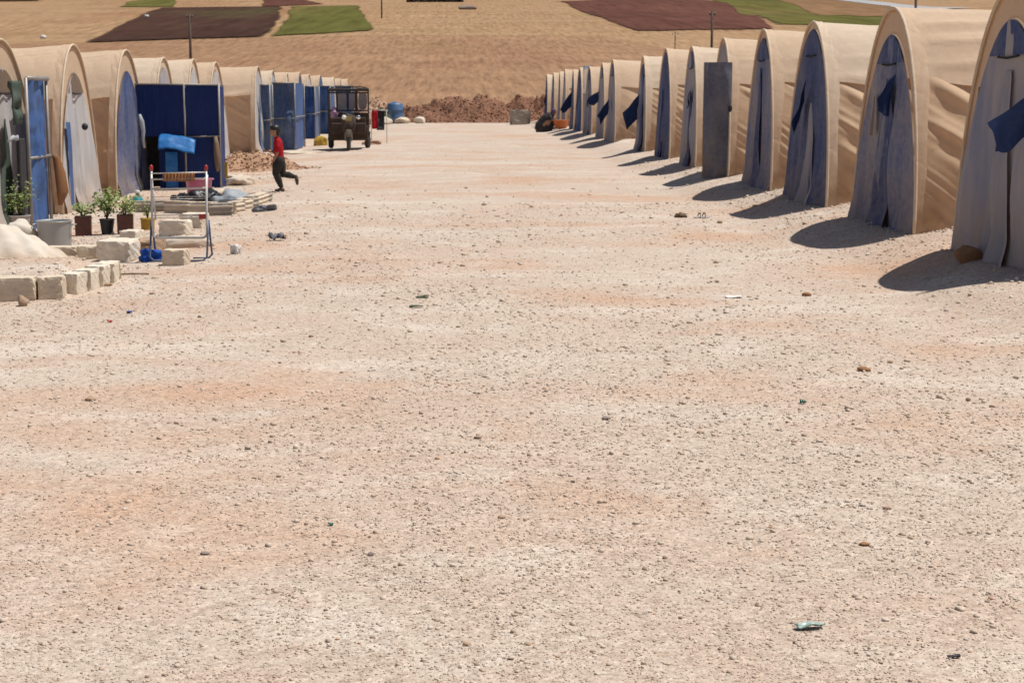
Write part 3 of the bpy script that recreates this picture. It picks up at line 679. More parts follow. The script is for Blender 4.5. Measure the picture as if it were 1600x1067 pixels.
LL = ['nearest tent of the left row, cut by the frame, dark green cloth in its doorway',
      'second tent of the left row with pale grey front sheet and blue side strip',
      'third tent of the left row with blue front and dark doorway beside the navy screen',
      'fourth tent of the left row, roof showing over the navy screen',
      'fifth tent of the left row, white roof over the navy screen',
      'sixth tent of the left row, edge showing right of the navy screen',
      'seventh tent of the left row, long brown shaded side before the soil bank',
      'eighth tent of the left row, behind the wrinkled blue tarp porch',
      'ninth tent of the left row, behind the blue porch',
      'tenth tent of the left row with blue front',
      'eleventh tent of the left row, left of the cargo tricycle',
      'twelfth tent of the left row with dusty blue front',
      'thirteenth tent of the left row, showing above the cargo tricycle',
      'fourteenth tent of the left row, last but one',
      'farthest tent of the left row']
for i, yy in enumerate(LEFT_Y):
    tent(LL[i], -5.95, yy, -1, 300 + i * 11, near=i < 3 or i == 6, yaw=R(random.uniform(-2, 2)), group='tents of the left row', inset=0.05, flare=0.0, foldamp=0.020, vert=True,
         length=6.2 if i < 9 else 5.0, ventmat='cloth_tan', scale=0.985 + 0.03 * random.random(), **{**LT[i], 'vent': i < 2})  # dark tan vent panels carry the shade of the recessed vents in their colour

# ------------------------------------------------------------------ tarp screens and porches
def sheet(name, p0, p1, z0, z1, mat, parent, seed=0, amp=0.02, nx=14, nz=18, fr=9):
    """hanging sheet between two ground points, slightly rumpled"""
    p0 = Vector(p0); p1 = Vector(p1); d = p1 - p0; nrm = Vector((-d.y, d.x)).normalized(); ln = d.length
    Q, S = np.meshgrid(np.linspace(0, 1, nx), np.linspace(0, 1, nz), indexing='ij')
    k = amp * (np.sin(Q * ln * fr + 2 * vn(Q * 3, S * 2, seed)) * 0.5 + fbm(Q * ln * 2, S * 2.5, seed + 1, 3)) * np.minimum(1, 6 * np.minimum(Q, 1 - Q))
    m = MB().grid(p0.x + d.x * Q + nrm.x * k, p0.y + d.y * Q + nrm.y * k, z0 + (z1 - z0) * S)
    return m.build(name, mat, parent, True)
def post(parent, x, y, z0, z1, r=0.02, mat='tube_grey', name='post'):
    return MB().tube([(x, y, z0), (x, y, z1)], r, 7).build(name, mat, parent, True)
def bar(parent, a, b, r=0.016, mat='tube_grey', name='crossbar'):
    return MB().tube([a, b], r, 7).build(name, mat, parent, True)

# navy screen standing into the street in front of the third tent
g = gz(-5.2, 31.3)
t = thing('tarp_screen', 'tall navy tarp screen on a steel frame behind the clothes airer', 'tarp screen', (-5.95, 31.35, g))
sheet('tarp', (0.05, 0, 0), (0.93, 0, 0), 0.98, 1.93, 'tarp_navy', t, 1, 0.012)
sheet('tarp', (0.45, 0.01, 0), (0.93, 0.01, 0), 0.02, 0.985, 'tarp_navy', t, 5, 0.012)
sheet('tarp', (0.03, 0.02, 0), (0.12, 0.02, 0), 0.02, 0.985, 'tarp_navy', t, 6, 0.012)
sheet('tarp', (0.97, 0, 0), (1.57, 0, 0), 1.0, 1.93, 'tarp_navy', t, 2, 0.012)
sheet('tarp', (0.97, 0.005, 0), (1.57, 0.005, 0), 0.02, 0.96, 'tarp_navy', t, 3, 0.012)
sheet('side_tarp', (1.6, 0.03, 0), (1.6, 0.55, 0), 0.02, 1.9, 'tarp_navy', t, 4, 0.01)
sheet('back_shade_sheet', (0.0, 0.6, 0), (1.58, 0.6, 0), 0.02, 1.88, 'cloth_dark', t, 9, 0.01)  # blackened sheet, paints the shade inside the screen's opening
sheet('inner_tarp', (0.02, 0.02, 0), (0.02, 0.58, 0), 0.02, 1.9, 'tarp_navy', t, 8, 0.01)
MB().box((0.8, 0.3, 1.915), (1.6, 0.6, 0.012)).build('top_tarp', 'tarp_navy', t)
for x in (0.0, 0.95, 1.59): post(t, x, -0.03, 0, 1.95)
bar(t, (0.0, -0.03, 1.945), (1.59, -0.03, 1.93)); bar(t, (0.97, -0.035, 0.975), (1.59, -0.035, 0.99))
# blue bundle stuffed over the gap of the screen
m = MB()
S, Q = np.meshgrid(np.linspace(0, 1, 22), np.linspace(0, 1, 18), indexing='ij')
X = -0.33 + 0.66 * S; Y = -0.14 + 0.30 * Q + 0.05 * S
Z = 0.30 - 0.16 * S ** 2 - 0.05 * (1 - S) - 0.26 * (1 - Q) ** 2 + 0.02 * fbm(S * 4, Q * 3, 3, 2)
m.grid(X, Y, Z)
o = solid(m.build('tarp_bundle', 'bag_blue', None, True, (-5.13, 31.14, g + 0.78)), 0.01)
tag(o, 'bright blue tarp slung over the gap in the navy screen', 'tarp')
o = sheet('hanging_tarp', (0, 0, 0), (0.22, 0.02, 0), -0.42, 0.25, 'bag_blue', None, 12, 0.04); o.location = (-5.36, 31.2, g + 0.45)
tag(o, 'narrow blue sheet hanging under the blue tarp bundle', 'tarp')
m = MB().tube([(0, 0, .98), (0.01, -.02, .85), (0.02, -.03, .65), (0.03, -.02, .45), (0.02, 0, .34)], [(.05, .03), (.10, .05), (.105, .06), (.09, .05), (.03, .02)], 12)
tag(m.build('hanging_cloth', 'cloth_tan', None, True, (-4.43, 31.25, g)), 'brown cloth bag hung on the right post of the navy screen', 'cloth')
o = sheet('yellow_strip', (0, 0, 0), (0.06, 0, 0), 0.2, 0.5, 'plastic_yellow', None, 12, 0.01); o.location = (-4.32, 31.5, g)
tag(o, 'narrow yellow strip hanging behind the navy screen edge', 'cloth')

# open door panel beside the nearest left tent
g = gz(-5.85, 23)
t = thing('door_panel', 'blue tarp door panel in a grey frame by the nearest left tent', 'door', (-5.70, 22.5, g))
sheet('tarp', (0.02, 0, 0), (0.0, 1.08, 0), 0.98, 2.0, 'tarp_blue', t, 31, 0.05, 18, 24, 14)
sheet('tarp', (0.02, 0, 0), (0.0, 1.08, 0), 0.0, 0.95, 'tarp_blue', t, 33, 0.04, 18, 24, 14)
post(t, 0.03, 0, 0, 2.03, 0.025); post(t, 0.03, 1.1, 0, 2.03, 0.025)
bar(t, (0.05, 0, 2.02), (0.05, 1.1, 2.02), 0.03); bar(t, (0.05, 0, 0.965), (0.05, 1.1, 0.965), 0.02)
m = MB().tube([(0, 0, .96), (.03, .05, .93), (0.07, .08, .7), (0.09, .1, .45), (0.05, .1, .27)], [(.02, .03), (.04, .06), (.04, .10), (.035, .11), (.015, .04)], 12)
tag(m.build('hanging_garment', 'cloth_brown', None, True, (-5.60, 23.55, g)), 'brown garment hung over the crossbar of the blue door panel', 'garment')
o = sheet('rolled_cloth', (0, 0, 0), (.02, .34, 0), 1.42, 1.98, 'cloth_green', None, 44, 0.07, 14, 16, 12); o.location = (-5.66, 21.75, g)
tag(solid(o, .02), 'dark green door cloth hanging high in the nearest left tent', 'cloth')
m = MB().box((0, 0, 0.62), (0.05, 0.30, 1.24)); tag(bevel(m.build('doorway_shade', 'cloth_dark', None, False, (-5.68, 22.15, g)), .02), 'black strip painted as doorway shade below the dark green door cloth', 'doorway shade')  # black strip stands in for the shade of the open doorway
# bags tied to the second and third left tents
def wedge(name, label, mat, loc, pts, seed, cat):
    """cloth hung from one point, folded: outline (street-ward, along, up) with thickness and creases"""
    P = [Vector(p) for p in pts]; c = sum(P, Vector()) / len(P); m = MB(); n = len(P)
    for sx in (-1, 1):
        m.add([c + Vector((.035 * sx, .05 * sx, 0))] + [p + Vector((.008 * sx, .02 * sx, 0)) for p in P], [(0, 1 + k, 1 + (k + 1) % n) for k in range(n)])
    o = fuse(m.build(name, mat, None, True, loc), 0.012, 3); return tag(o, label, cat)
wedge('hanging_bag', 'green and tan checked bag hanging on the second left tent', 'cloth_check', (-5.84, 27.45, g), [(.0, 0, 1.78), (.12, .05, 1.62), (.22, .1, 1.42), (.18, .1, 1.28), (.06, .05, 1.32), (0, 0, 1.5)], 1, 'bag')
wedge('hanging_bag', 'navy bag hanging under the checked bag on the second left tent', 'flap_navy', (-5.82, 27.3, g), [(-.02, 0, 1.38), (.07, .05, 1.36), (.19, .1, 1.05), (.21, .1, .88), (.06, .05, .84), (0, 0, 1.1)], 2, 'bag')
m = MB().ball((0, 0, 0), (.05, .05, .055), 12, 8)
tag(m.build('hanging_cup', 'pot_black', None, True, (-5.62, 25.72, g + 1.32)), 'small round black pot hung on the second left tent front', 'pot')
m = MB().tube([(0, 0, 1.45), (.03, 0, 1.32), (.05, .02, 1.15), (.04, .02, 1.0), (0.06, .04, .85)], [(.02, .02), (.025, .05), (.025, .04), (.015, .025), (.01, .02)], 10)
tag(m.build('tied_sheet', 'sheet_greyblue', None, True, (-5.62, 30.2, g)), 'pale blue sheet knotted on the third left tent front', 'cloth')
m = MB().tube([(0, -.15, 0), (.04, -.05, .05), (.05, .08, .03), (.03, .2, .06)], [.015, .03, .03, .015], 9)
tag(m.build('knotted_sheet', 'sheet_greyblue', None, True, (-5.66, 21.6, g + 1.22)), 'pale blue sheet knotted on the nearest left tent front', 'cloth')

def porch(label, x0, x1, y0, y1, h, mats, seed, bars=True):
    g = gz(x1, y0); t = thing('tarp_porch', label, 'porch', (x0, y0, g), 0, 'tarp porches on the left tents')
    w, d = x1 - x0, y1 - y0
    sheet('near_tarp', (0, 0, 0), (w, 0, 0), 0.02, h, mats[0], t, seed, 0.11, 22, 34, 5)
    sheet('street_tarp', (w, 0.03, 0), (w, d, 0), 0.02, h, mats[1], t, seed + 3, 0.03)
    sheet('far_tarp', (w, d + .02, 0), (0, d + .02, 0), 0.02, h, mats[1], t, seed + 4, 0.03)
    MB().box((w / 2, d / 2, h + 0.012), (w, d, 0.012)).build('top_tarp', mats[0], t)
    for a, b in ((0.01, -.04), (w + .03, -.04), (w + .03, d)): post(t, a, b, 0, h + 0.03, 0.022)
    bar(t, (0, -.045, h + .02), (w + .03, -.045, h + .02), .022)
    if bars: bar(t, (0, -.06, h * .48), (w + .03, -.06, h * .48), .018); bar(t, (w + .05, 0, h * .5), (w + .05, d, h * .5), .018)
porch('wrinkled dusty blue tarp porch behind the running child', -5.65, -4.98, 52.4, 55.6, 2.05, ('tarp_dusty', 'tarp_blue'), 61)
porch('narrow blue tarp strip porch at the seventh left tent', -6.0, -5.62, 51.2, 51.9, 2.0, ('tarp_dusty', 'tarp_dusty'), 67)
porch('slim blue tarp porch between the wrinkled porch and the tricycle', -5.9, -5.45, 65.6, 67.6, 2.0, ('tarp_blue', 'tarp_dusty'), 71)
porch('blue tarp porch just left of the tricycle', -5.9, -5.42, 73.2, 75.8, 2.05, ('tarp_blue', 'tarp_blue'), 76)
porch('blue tarp porch seen through the tricycle frame', -6.0, -5.15, 84.0, 86.0, 2.1, ('tarp_blue', 'tarp_blue'), 81)

# grey sheet screen in front of the fifth right tent
g = gz(4.75, 29.6)
t = thing('sheet_screen', 'tall dark grey blue sheet screen standing before the fifth right tent', 'sheet screen', (4.40, 29.55, g))
sheet('sheet', (0.0, 0, 0), (0.50, 0.05, 0), -0.02, 2.02, 'screen_grey', t, 91, 0.06, 20, 34, 6)
post(t, 0.01, .05, 0, 2.01, .015, 'wood_stick'); post(t, 0.50, .10, 0, 2.01, .015, 'wood_stick'); bar(t, (0, .05, 2.005), (0.5, .1, 2.005), .012, 'wood_stick')
MB().ball((0.46, -0.05, 1.22), (.04, .035, .07), 8, 6).build('knot', 'cloth_dark', t, True)
# silver sheet on the far right tents
g = gz(5, 62)
t = thing('silver_sheet', 'shiny silver insulation sheet hung between far right tents', 'sheet', (4.85, 63.4, g))
sheet('foil', (0, 0, 0), (0.34, 0.0, 0), 1.5, 2.5, 'sheet_silver', t, 101, 0.03)
sheet('lower_sheet', (0, 0, 0), (0.34, 0.0, 0), 0.05, 1.48, 'sheet_greyblue', t, 104, 0.04)
post(t, 0.36, 0.0, 0, 2.5, .02, 'wood_stick')
m = MB().tube([(0, 0, 0), (0.02, -.9, .48), (.03, -1.9, 1.02)], 0.022, 6)
tag(m.build('prop_pole', 'wood_stick', None, True, (5.15, 21.3, gz(5.15, 21.3) + .1)), 'thin pole leaning against the third right tent side', 'pole')

# ------------------------------------------------------------------ blocks and stones at the left
BN = 0
def block(name, label, x, y, size, mat, rz=0, z=None, ridges=0, group=None):
    """rough-cut building block: noisy faces, chipped arrises; ridges = mould lines of a cast block"""
    global BN; BN += 1
    bm = bmesh.new(); bmesh.ops.create_cube(bm, size=1)
    bmesh.ops.subdivide_edges(bm, edges=bm.edges[:], cuts=7, use_grid_fill=True)
    V = np.array([v.co[:] for v in bm.verts]); P = V.copy()
    nrm = np.abs(P) > 0.499
    corner = nrm.sum(1) >= 2
    jit = fbm(P[:, 0] * 5 + BN * 3.3, P[:, 1] * 5 + P[:, 2] * 6.1 + BN, BN, 3)
    V = V * (1 + 0.032 * jit[:, None])
    chip = np.abs(vn(P[:, 0] * 4 + BN, P[:, 2] * 4 + P[:, 1] * 3, BN + 50))
    V[corner] *= (1 - 0.012 - 0.13 * chip[corner] ** 2)[:, None]
    V = V * np.array(size)
    if ridges:
        V[:, 0] += np.sign(P[:, 0]) * nrm[:, 0] * 0.012 * np.sin(P[:, 1] * ridges * 6.28); V[:, 1] += np.sign(P[:, 1]) * nrm[:, 1] * 0.012 * np.sin(P[:, 2] * ridges * 6.28)
    V[:, 2] += size[2] / 2
    for v, p in zip(bm.verts, V): v.co = p
    me = bpy.data.meshes.new(name); bm.to_mesh(me); bm.free(); me.materials.append(MATS[mat])
    me.polygons.foreach_set('use_smooth', [False] * len(me.polygons))
    o = bpy.data.objects.new(name, me); COL.objects.link(o)
    o.location = (x, y, (gz(x, y) - 0.015) if z is None else z); o.rotation_euler = (R(random.uniform(-1.5, 1.5)), R(random.uniform(-1.5, 1.5)), rz)
    return tag(o, label, 'block', group)
block('stone_block', 'big pale block cut by the left edge of the frame', -3.77, 14.32, (0.36, 0.22, 0.215), 'limestone', R(2))
block('stone_block', 'short tan block next to the big block at the left edge', -3.475, 14.40, (0.21, 0.24, 0.205), 'limestone', R(4))
for k, (x, y, lab) in enumerate(((-3.36, 14.66, 'first'), (-3.30, 14.93, 'second'), (-3.25, 15.17, 'third'), (-3.21, 15.42, 'fourth'))):
    block('stone_block', lab + ' pale block of the short row running back from the front corner', x, y, (0.17, 0.235, 0.20), 'limestone_pale', R(-10 + k * 3))
block('stone_block', 'small tilted tan block closing the front row', -3.23, 15.66, (0.13, 0.14, 0.19), 'rock_tan', R(-25))
block('stone_block', 'leftmost low block under the metal pot row', -4.62, 18.25, (0.34, 0.22, 0.15), 'limestone', R(3))
block('stone_block', 'tan block in front of the metal pot', -4.26, 18.1, (0.36, 0.22, 0.155), 'limestone', R(-2))
block('stone_block', 'middle tan block in the row right of the metal pot', -3.93, 17.95, (0.235, 0.22, 0.155), 'limestone', R(2))
block('stone_block', 'largest pale block at the right end of the second row', -3.55, 17.65, (0.36, 0.40, 0.235), 'limestone_pale', R(-8))
block('stone_block', 'reddish streaked block behind the airer foot', -3.33, 18.2, (0.22, 0.5, 0.185), 'rock_tan', R(-8), None, 3)
block('stone_block', 'single tan cube block lying inside the airer feet', -2.84, 16.98, (0.24, 0.21, 0.17), 'limestone', R(-9))
block('ridged_block', 'cream ridged cast block behind the airer', -3.42, 20.5, (0.34, 0.3, 0.20), 'limestone_pale', R(-12), None, 4)
block('ridged_block', 'second ridged cast block beyond the first one behind the airer', -3.36, 21.6, (0.30, 0.3, 0.21), 'limestone_pale', R(-12), None, 4)
block('ridged_block', 'low ridged block end left of the cream ridged block', -3.78, 19.6, (0.2, 0.3, 0.16), 'limestone_pale', R(-12), None, 4)
KB = [(-4.62, 25.3, 0.55, 4), (-4.05, 24.8, 0.58, -38), (-3.66, 24.35, 0.44, -25), (-3.36, 24.05, 0.34, 8), (-3.2, 24.45, 0.3, 70), (-3.13, 24.85, 0.32, 76), (-3.08, 25.25, 0.34, 78), (-3.05, 25.65, 0.34, 80), (-3.03, 26.1, 0.4, 82), (-3.02, 26.6, 0.44, 84)]
KL = ['first', 'second', 'third', 'corner', 'fifth', 'sixth', 'seventh', 'eighth', 'ninth', 'last']
for k, (x, y, ln, az) in enumerate(KB):
    block('kerb_block', KL[k] + ' ridged kerb block of the low wall by the navy screen, from the left', x, y, (ln, 0.16, 0.19), 'limestone' if k % 3 else 'concrete', R(az), None, 5, 'low kerb wall')
block('concrete_cube', 'grey concrete cube standing alone at the end of the street', 3.5, 89.6, (1.0, 0.9, 0.78), 'concrete', R(6))
# slab-like long bag behind the airer
def lump(name, label, x, y, size, mat, seed, cat, z=None, amp=0.25, rz=0, sub=4, flatb=0.35):
    V, F = ico_base(sub)
    n = fbm(V[:, 0] * 1.6 + seed, V[:, 1] * 1.6 + V[:, 2] * 1.3, seed, 4)
    V = V * (1 + amp * n)[:, None]
    V = np.sign(V) * np.abs(V) ** 0.85
    V = V * np.array(size); V[:, 2] = np.maximum(V[:, 2], -size[2] * flatb); V[:, 2] -= V[:, 2].min() + 0.01
    return tag(obj(name, V, F, mat, None, True, (x, y, gz(x, y) if z is None else z), (0, 0, rz)), label, cat)
lump('long_sack', 'long pale filled sack lying behind the airer', -3.05, 18.75, (0.34, 0.12, 0.10), 'sack_white', 3, 'sack', None, 0.12, R(3))
lump('small_sack', 'small flat pale sack beside the ridged block', -3.88, 19.9, (0.18, 0.12, 0.07), 'sack_white', 5, 'sack', None, 0.2)
lump('round_sack', 'round white sack behind the draped sheet at the left edge', -5.02, 19.4, (0.20, 0.2, 0.25), 'sack_white', 8, 'sack', None, 0.15)
lump('round_sack', 'second squat white sack under the round white one', -4.86, 18.75, (0.2, 0.16, 0.13), 'sack_white', 9, 'sack', None, 0.15)
# draped white sheet at the left edge
S, Q = np.meshgrid(np.linspace(-1, 1, 46), np.linspace(-1, 1, 36), indexing='ij')
rr = np.sqrt((S * 1.0) ** 2 + (Q * 1.0) ** 2)
Z = 0.40 * np.clip(1 - np.abs(S + 0.15) ** 1.3 * 0.95, 0, 1) * np.clip(1 - np.abs(Q) ** 2.2, 0, 1) + 0.03 * fbm(S * 4, Q * 5, 14, 3) * np.clip(1.2 - rr, 0, 1) + 0.015 * np.sin(S * 16 + Q * 9)
Z = np.maximum(Z, 0.0) + 0.012
tag(MB().grid(-4.55 + S * 0.62, 17.3 + Q * 0.45 + 0.1 * S, Z + gz(-4.5, 17.3)).build('draped_sheet', 'sack_white', None, True), 'white dusty sheet draped over a heap at the left edge', 'sheet')
lump('blue_rag', 'crumpled bright blue rag at the foot of the airer', -3.13, 17.5, (0.14, 0.10, 0.075), 'cloth_blue', 15, 'rag', None, 0.7)
lump('grey_bag', 'dark grey plastic bag on the ground right of the kerb wall', -2.82, 24.6, (0.16, 0.12, 0.075), 'bag_grey', 17, 'bag', None, 0.6)
lump('black_bag', 'black plastic bag leaning on the kerb wall by the pink basin', -3.78, 25.6, (0.26, 0.2, 0.20), 'bag_black', 19, 'bag', None, 0.5)
lump('black_bag', 'smaller black bag in front of the navy screen', -4.2, 26.3, (0.22, 0.2, 0.17), 'bag_black', 20, 'bag', None, 0.5)
lump('grey_sheet', 'pale grey blue plastic sheet heaped inside the kerb wall', -3.4, 25.6, (0.30, 0.45, 0.19), 'sheet_greyblue', 23, 'plastic sheet', None, 0.35)
lump('white_sack', 'white sack lying beyond the kerb wall by the navy screen', -4.0, 28.2, (0.26, 0.3, 0.12), 'sack_white', 25, 'sack', None, 0.3)
lump('white_sack', 'farther white sack behind the navy screen corner', -4.2, 32.6, (0.28, 0.5, 0.14), 'sack_white', 27, 'sack', None, 0.3)
rock('rock', 'tan rock between the kerb wall and the white sack', -3.85, 27.2, (0.18, 0.15, 0.15), 'limestone', 41)
# ------------------------------------------------------------------ pots and plants
def vessel(name, label, x, y, r0, r1, h, mat, n=26, cat='pot', handles=False, square=False):
    t = thing(name, label, cat, (x, y, gz(x, y) - 0.005))
    if square:
        m = MB(); w0, w1 = r0, r1
        V = [(-w0, -w0, 0), (w0, -w0, 0), (w0, w0, 0), (-w0, w0, 0), (-w1, -w1, h), (w1, -w1, h), (w1, w1, h), (-w1, w1, h),
             (-w1 * .94, -w1 * .94, h), (w1 * .94, -w1 * .94, h), (w1 * .94, w1 * .94, h), (-w1 * .94, w1 * .94, h), (-w0 * .9, -w0 * .9, h * .8), (w0 * .9, -w0 * .9, h * .8), (w0 * .9, w0 * .9, h * .8), (-w0 * .9, w0 * .9, h * .8)]
        F = [(3, 2, 1, 0)]
        for a, b in ((0, 4), (4, 8), (8, 12)):
            for k in range(4): F.append((a + k, a + (k + 1) % 4, b + (k + 1) % 4, b + k))
        bevel(m.add(V, F).build('body', mat, t), 0.006); t.rotation_euler.z = R(8)
    else:
        MB().lathe([(0.001, 0), (r0 * .94, 0), (r0 * .96, 0.001), (r0 * .995, 0.008), (r0, 0.014), (r0 + (r1 - r0) * .03, 0.03), (r0 + (r1 - r0) * .5, h * .5), (r1, h - .03), (r1, h - .016), (r1 + .003, h - .012), (r1 + .012, h - .004), (r1 + .012, h), (r1 + .002, h + .004), (r1 - .006, h), (r1 - .008, h - .02), (r0 * .97, h * .4), (r0 * .9, h * .33), (0.001, h * .3)], n=n).build('body', mat, t, True)
    if handles:
        for s in (-1, 1):
            MB().tube([(s * r1, -.05, h * .84), (s * (r1 + .045), -.045, h * .86), (s * (r1 + .045), .045, h * .86), (s * r1, .05, h * .84)], .008, 6).build('handle', mat, t, True)
    return t
def plant(t, h0, ht, spread, n, mat, seed, lsz=0.035):
    rng = random.Random(seed)
    m = MB(); st = MB(); tips = []
    for k in range(9):
        a = rng.uniform(0, 6.28); d = spread * rng.uniform(.2, 1); e = ht * rng.uniform(.55, 1)
        p = [(0, 0, h0), (math.cos(a) * d * .35, math.sin(a) * d * .35, h0 + e * .5), (math.cos(a) * d, math.sin(a) * d, h0 + e)]
        st.tube(p, [.006, .004, .002], 4); tips.append(p)
    for k in range(n):
        p = rng.choice(tips); f = rng.uniform(.35, 1.05)
        a, b, c = map(Vector, p)
        q = a * (1 - f) ** 2 + b * 2 * f * (1 - f) + c * f * f
        q = q + Vector((rng.gauss(0, 1), rng.gauss(0, 1), rng.gauss(0, .8))) * spread * .22
        d = Vector((rng.gauss(0, 1), rng.gauss(0, 1), rng.uniform(-.3, .9))).normalized(); s = d.orthogonal().normalized()
        l = lsz * rng.uniform(.7, 1.5); w = l * .33; nr = d.cross(s)
        m.add([q, q + d * l * .5 + s * w + nr * l * .06, q + d * l, q + d * l * .5 - s * w + nr * l * .06, q + d * l * .5], [(0, 1, 4), (1, 2, 4), (2, 3, 4), (3, 0, 4)])
    st.build('stems', 'stem', t); m.build('foliage', mat, t)
    MB().ball((0, 0, h0 - .02), (.6 * abs(t['pr']), .6 * abs(t['pr']), .03), 10, 6, .1).build('soil', 'earth_dark', t)
    del t['pr']
vessel('cooking_pot', 'large dull aluminium cooking pot with two handles on the blocks', -4.62, 19.35, 0.185, 0.195, 0.325, 'aluminium', 32, 'pot', True)
t = vessel('potted_plant', 'feathery green plant in a grey bucket by the nearest left tent', -5.72, 22.0, .13, .155, .24, 'bucket_grey', cat='plant'); t['pr'] = .15
plant(t, .22, .48, .22, 560, 'leaf', 1, .03)
t = vessel('potted_plant', 'low leafy plant in a square rusty tin right of the metal pot', -4.72, 21.3, .095, .1, .25, 'tin_rust', cat='plant', square=True); t['pr'] = .1
plant(t, .24, .17, .15, 170, 'leaf', 2, .04)
t = vessel('potted_plant', 'tallest bushy plant in a round black pot', -4.42, 21.3, .07, .09, .2, 'pot_black', cat='plant'); t['pr'] = .09
plant(t, .19, .40, .16, 380, 'leaf', 3, .042)
t = vessel('potted_plant', 'spreading plant in a rusty brown square tin beside the black pot', -4.17, 21.2, .095, .1, .25, 'tin_rust', cat='plant', square=True); t['pr'] = .1
plant(t, .24, .22, .20, 280, 'leaf_pale', 4, .042)
t = vessel('potted_plant', 'sparse plant in a yellow tin behind the airer', -3.98, 21.7, .085, .09, .15, 'plastic_yellow', cat='plant'); t['pr'] = .09
plant(t, .14, .26, .10, 70, 'leaf', 5, .03)
t = thing('plastic_bottle', 'teal plastic bottle with pale cap beside the navy screen', 'bottle', (-4.95, 26.2, gz(-4.95, 26.2) - .01))
MB().lathe([(.001, 0), (.10, 0), (.12, .03), (.11, .12), (.05, .2), (.03, .23), (.03, .25), (.001, .25)], n=18).build('body', 'plastic_teal', t, True)
MB().lathe([(.036, .245), (.04, .25), (.04, .29), (.001, .3)], n=14).build('cap', 'paper_white', t, True)
t = thing('basin', 'pink plastic basin standing in front of the navy screen', 'basin', (-4.25, 27.9, gz(-4.25, 27.9)))
MB().lathe([(.001, .02), (.17, .02), (.19, .05), (.215, .34), (.25, .345), (.25, .365), (.205, .36), (.175, .06), (.001, .05)], n=26).build('bowl', 'plastic_pink', t, True)
for k in range(3): MB().tube([(-.1 + .1 * k, -.13, 0), (-.1 + .1 * k, -.13, .03)], .02, 6).build('foot', 'plastic_pink', t)

# ------------------------------------------------------------------ clothes airer
gx = gz(-2.85, 17.4)
t = thing('clothes_airer', 'folding clothes airer with white rails and dark blue feet beside the blocks', 'clothes airer', (-2.86, 17.4, gx), R(-3))
wH, top = 0.285, 0.94
def ubar(y, zb, mat, name, zt, yb, r=0.011):
    pts = [(-wH, y, zt)]
    for k in range(7):
        a = math.pi / 2 * k / 6; pts.append((-wH + .05 - .05 * math.cos(a), yb, zb + .05 - .05 * math.sin(a)))
    for k in range(7):
        a = math.pi / 2 * k / 6; pts.append((wH - .05 + .05 * math.sin(a), yb, zb + .05 - .05 * math.cos(a)))
    pts.append((wH, y, zt))
    MB().tube(pts, r, 8).build(name, mat, t, True)
ubar(0.02, 0.24, 'tube_white', 'upper_frame', top, -0.02, .012)
def legset(y0, y1, name):
    pts = [(-wH - .01, y0, .42), (-wH - .012, (y0 + y1) / 2, .2), (-wH - .012, y1, .05), (-wH + .03, y1 - .01, .012), (-.1, y1 - .02, .012)]
    MB().tube(pts, .011, 8).build(name, 'tube_blue', t, True)
    MB().tube([(-p[0], p[1], p[2]) for p in pts], .011, 8).build(name, 'tube_blue', t, True)
legset(0.0, -0.12, 'leg'); legset(0.03, 0.16, 'leg')
for s in (-1, 1):
    MB().tube([(s * (wH + .006), .045, top - .05), (s * (wH - .02), .06, .42)], .009, 7).build('side_tube', 'tube_white', t, True)
    MB().ball((s * wH, .02, top + .02), (.02, .02, .035), 10, 7).build('corner_cap', 'plastic_red', t, True)
for z, d, r in ((top - .035, 0, .007), (.845, .0, .009), (.745, -.005, .010), (.66, -.005, .004), (.635, .01, .004), (.575, .0, .004), (.47, .0, .005), (.445, .01, .004)):
    MB().tube([(-wH, d, z), (wH, d, z + .012)], r, 6).build('rail', 'tube_white', t, True)
MB().box((wH - .045, -.01, .46), (.07, .02, .05)).build('hinge', 'plastic_red', t)
m = MB()
S, Q = np.meshgrid(np.linspace(0, 1, 40), np.linspace(0, 1, 10), indexing='ij')
m.grid(-.16 + .33 * S, -.012 + .018 * np.sin(S * 60) * (0.4 + Q), top - .03 - .085 * Q)
ow = solid(m.build('woven_cloth', 'woven_orange', None, True, t.location, (0, 0, R(-3))), .004)
tag(ow, 'narrow striped orange woven cloth on the top rail of the airer', 'cloth')

# ------------------------------------------------------------------ soil heaps
def heap(label, x, y, sx, sy, h, mat, seed, clods=500, rz=0, cs=(0.02, 0.075)):
    t = thing('soil_heap', label, 'soil heap', (x, y, gz(x, y) - 0.03), rz)
    S, Q = np.meshgrid(np.linspace(-1, 1, 64), np.linspace(-1, 1, 44), indexing='ij')
    def hz(S, Q):
        r = np.sqrt(np.abs(S) ** 2.6 + np.abs(Q) ** 2.2)
        return h * np.clip(1 - r, 0, 1) ** 0.75 * (0.85 + 0.4 * fbm(S * 3 + seed, Q * 2, seed, 4)) + 0.10 * h * fbm(S * 9, Q * 7, seed + 3, 3) * np.clip(1.1 - r, 0, 1)
    MB().grid(S * sx, Q * sy, hz(S, Q) - 0.02).build('mound', mat, t, True)
    rng = np.random.default_rng(seed); icoV, icoF = ico_base(1); m = MB()
    for k in range(clods):
        a, b = rng.uniform(-.95, .95), rng.uniform(-.95, .95)
        z = float(hz(np.array([a]), np.array([b]))[0])
        if a * a + b * b > 1.1: continue
        r = rng.uniform(cs[0], cs[1]) * rng.uniform(.5, 1)
        V = icoV * (1 + rng.uniform(-.3, .3, (len(icoV), 1))) * r * np.array([1, 1, .7]) + np.array([a * sx, b * sy, z])
        m.add(V.tolist(), icoF.tolist())
    o = m.build('clods', mat, t); o['kind'] = 'stuff'
    return t
heap('long dark red soil heap across the end of the street', 0.9, 96.6, 4.4, 1.7, 1.45, 'soil', 5, 1500)
heap('soil heap behind the concrete cube', 4.6, 97.0, 2.6, 1.5, 1.6, 'soil', 8, 900)
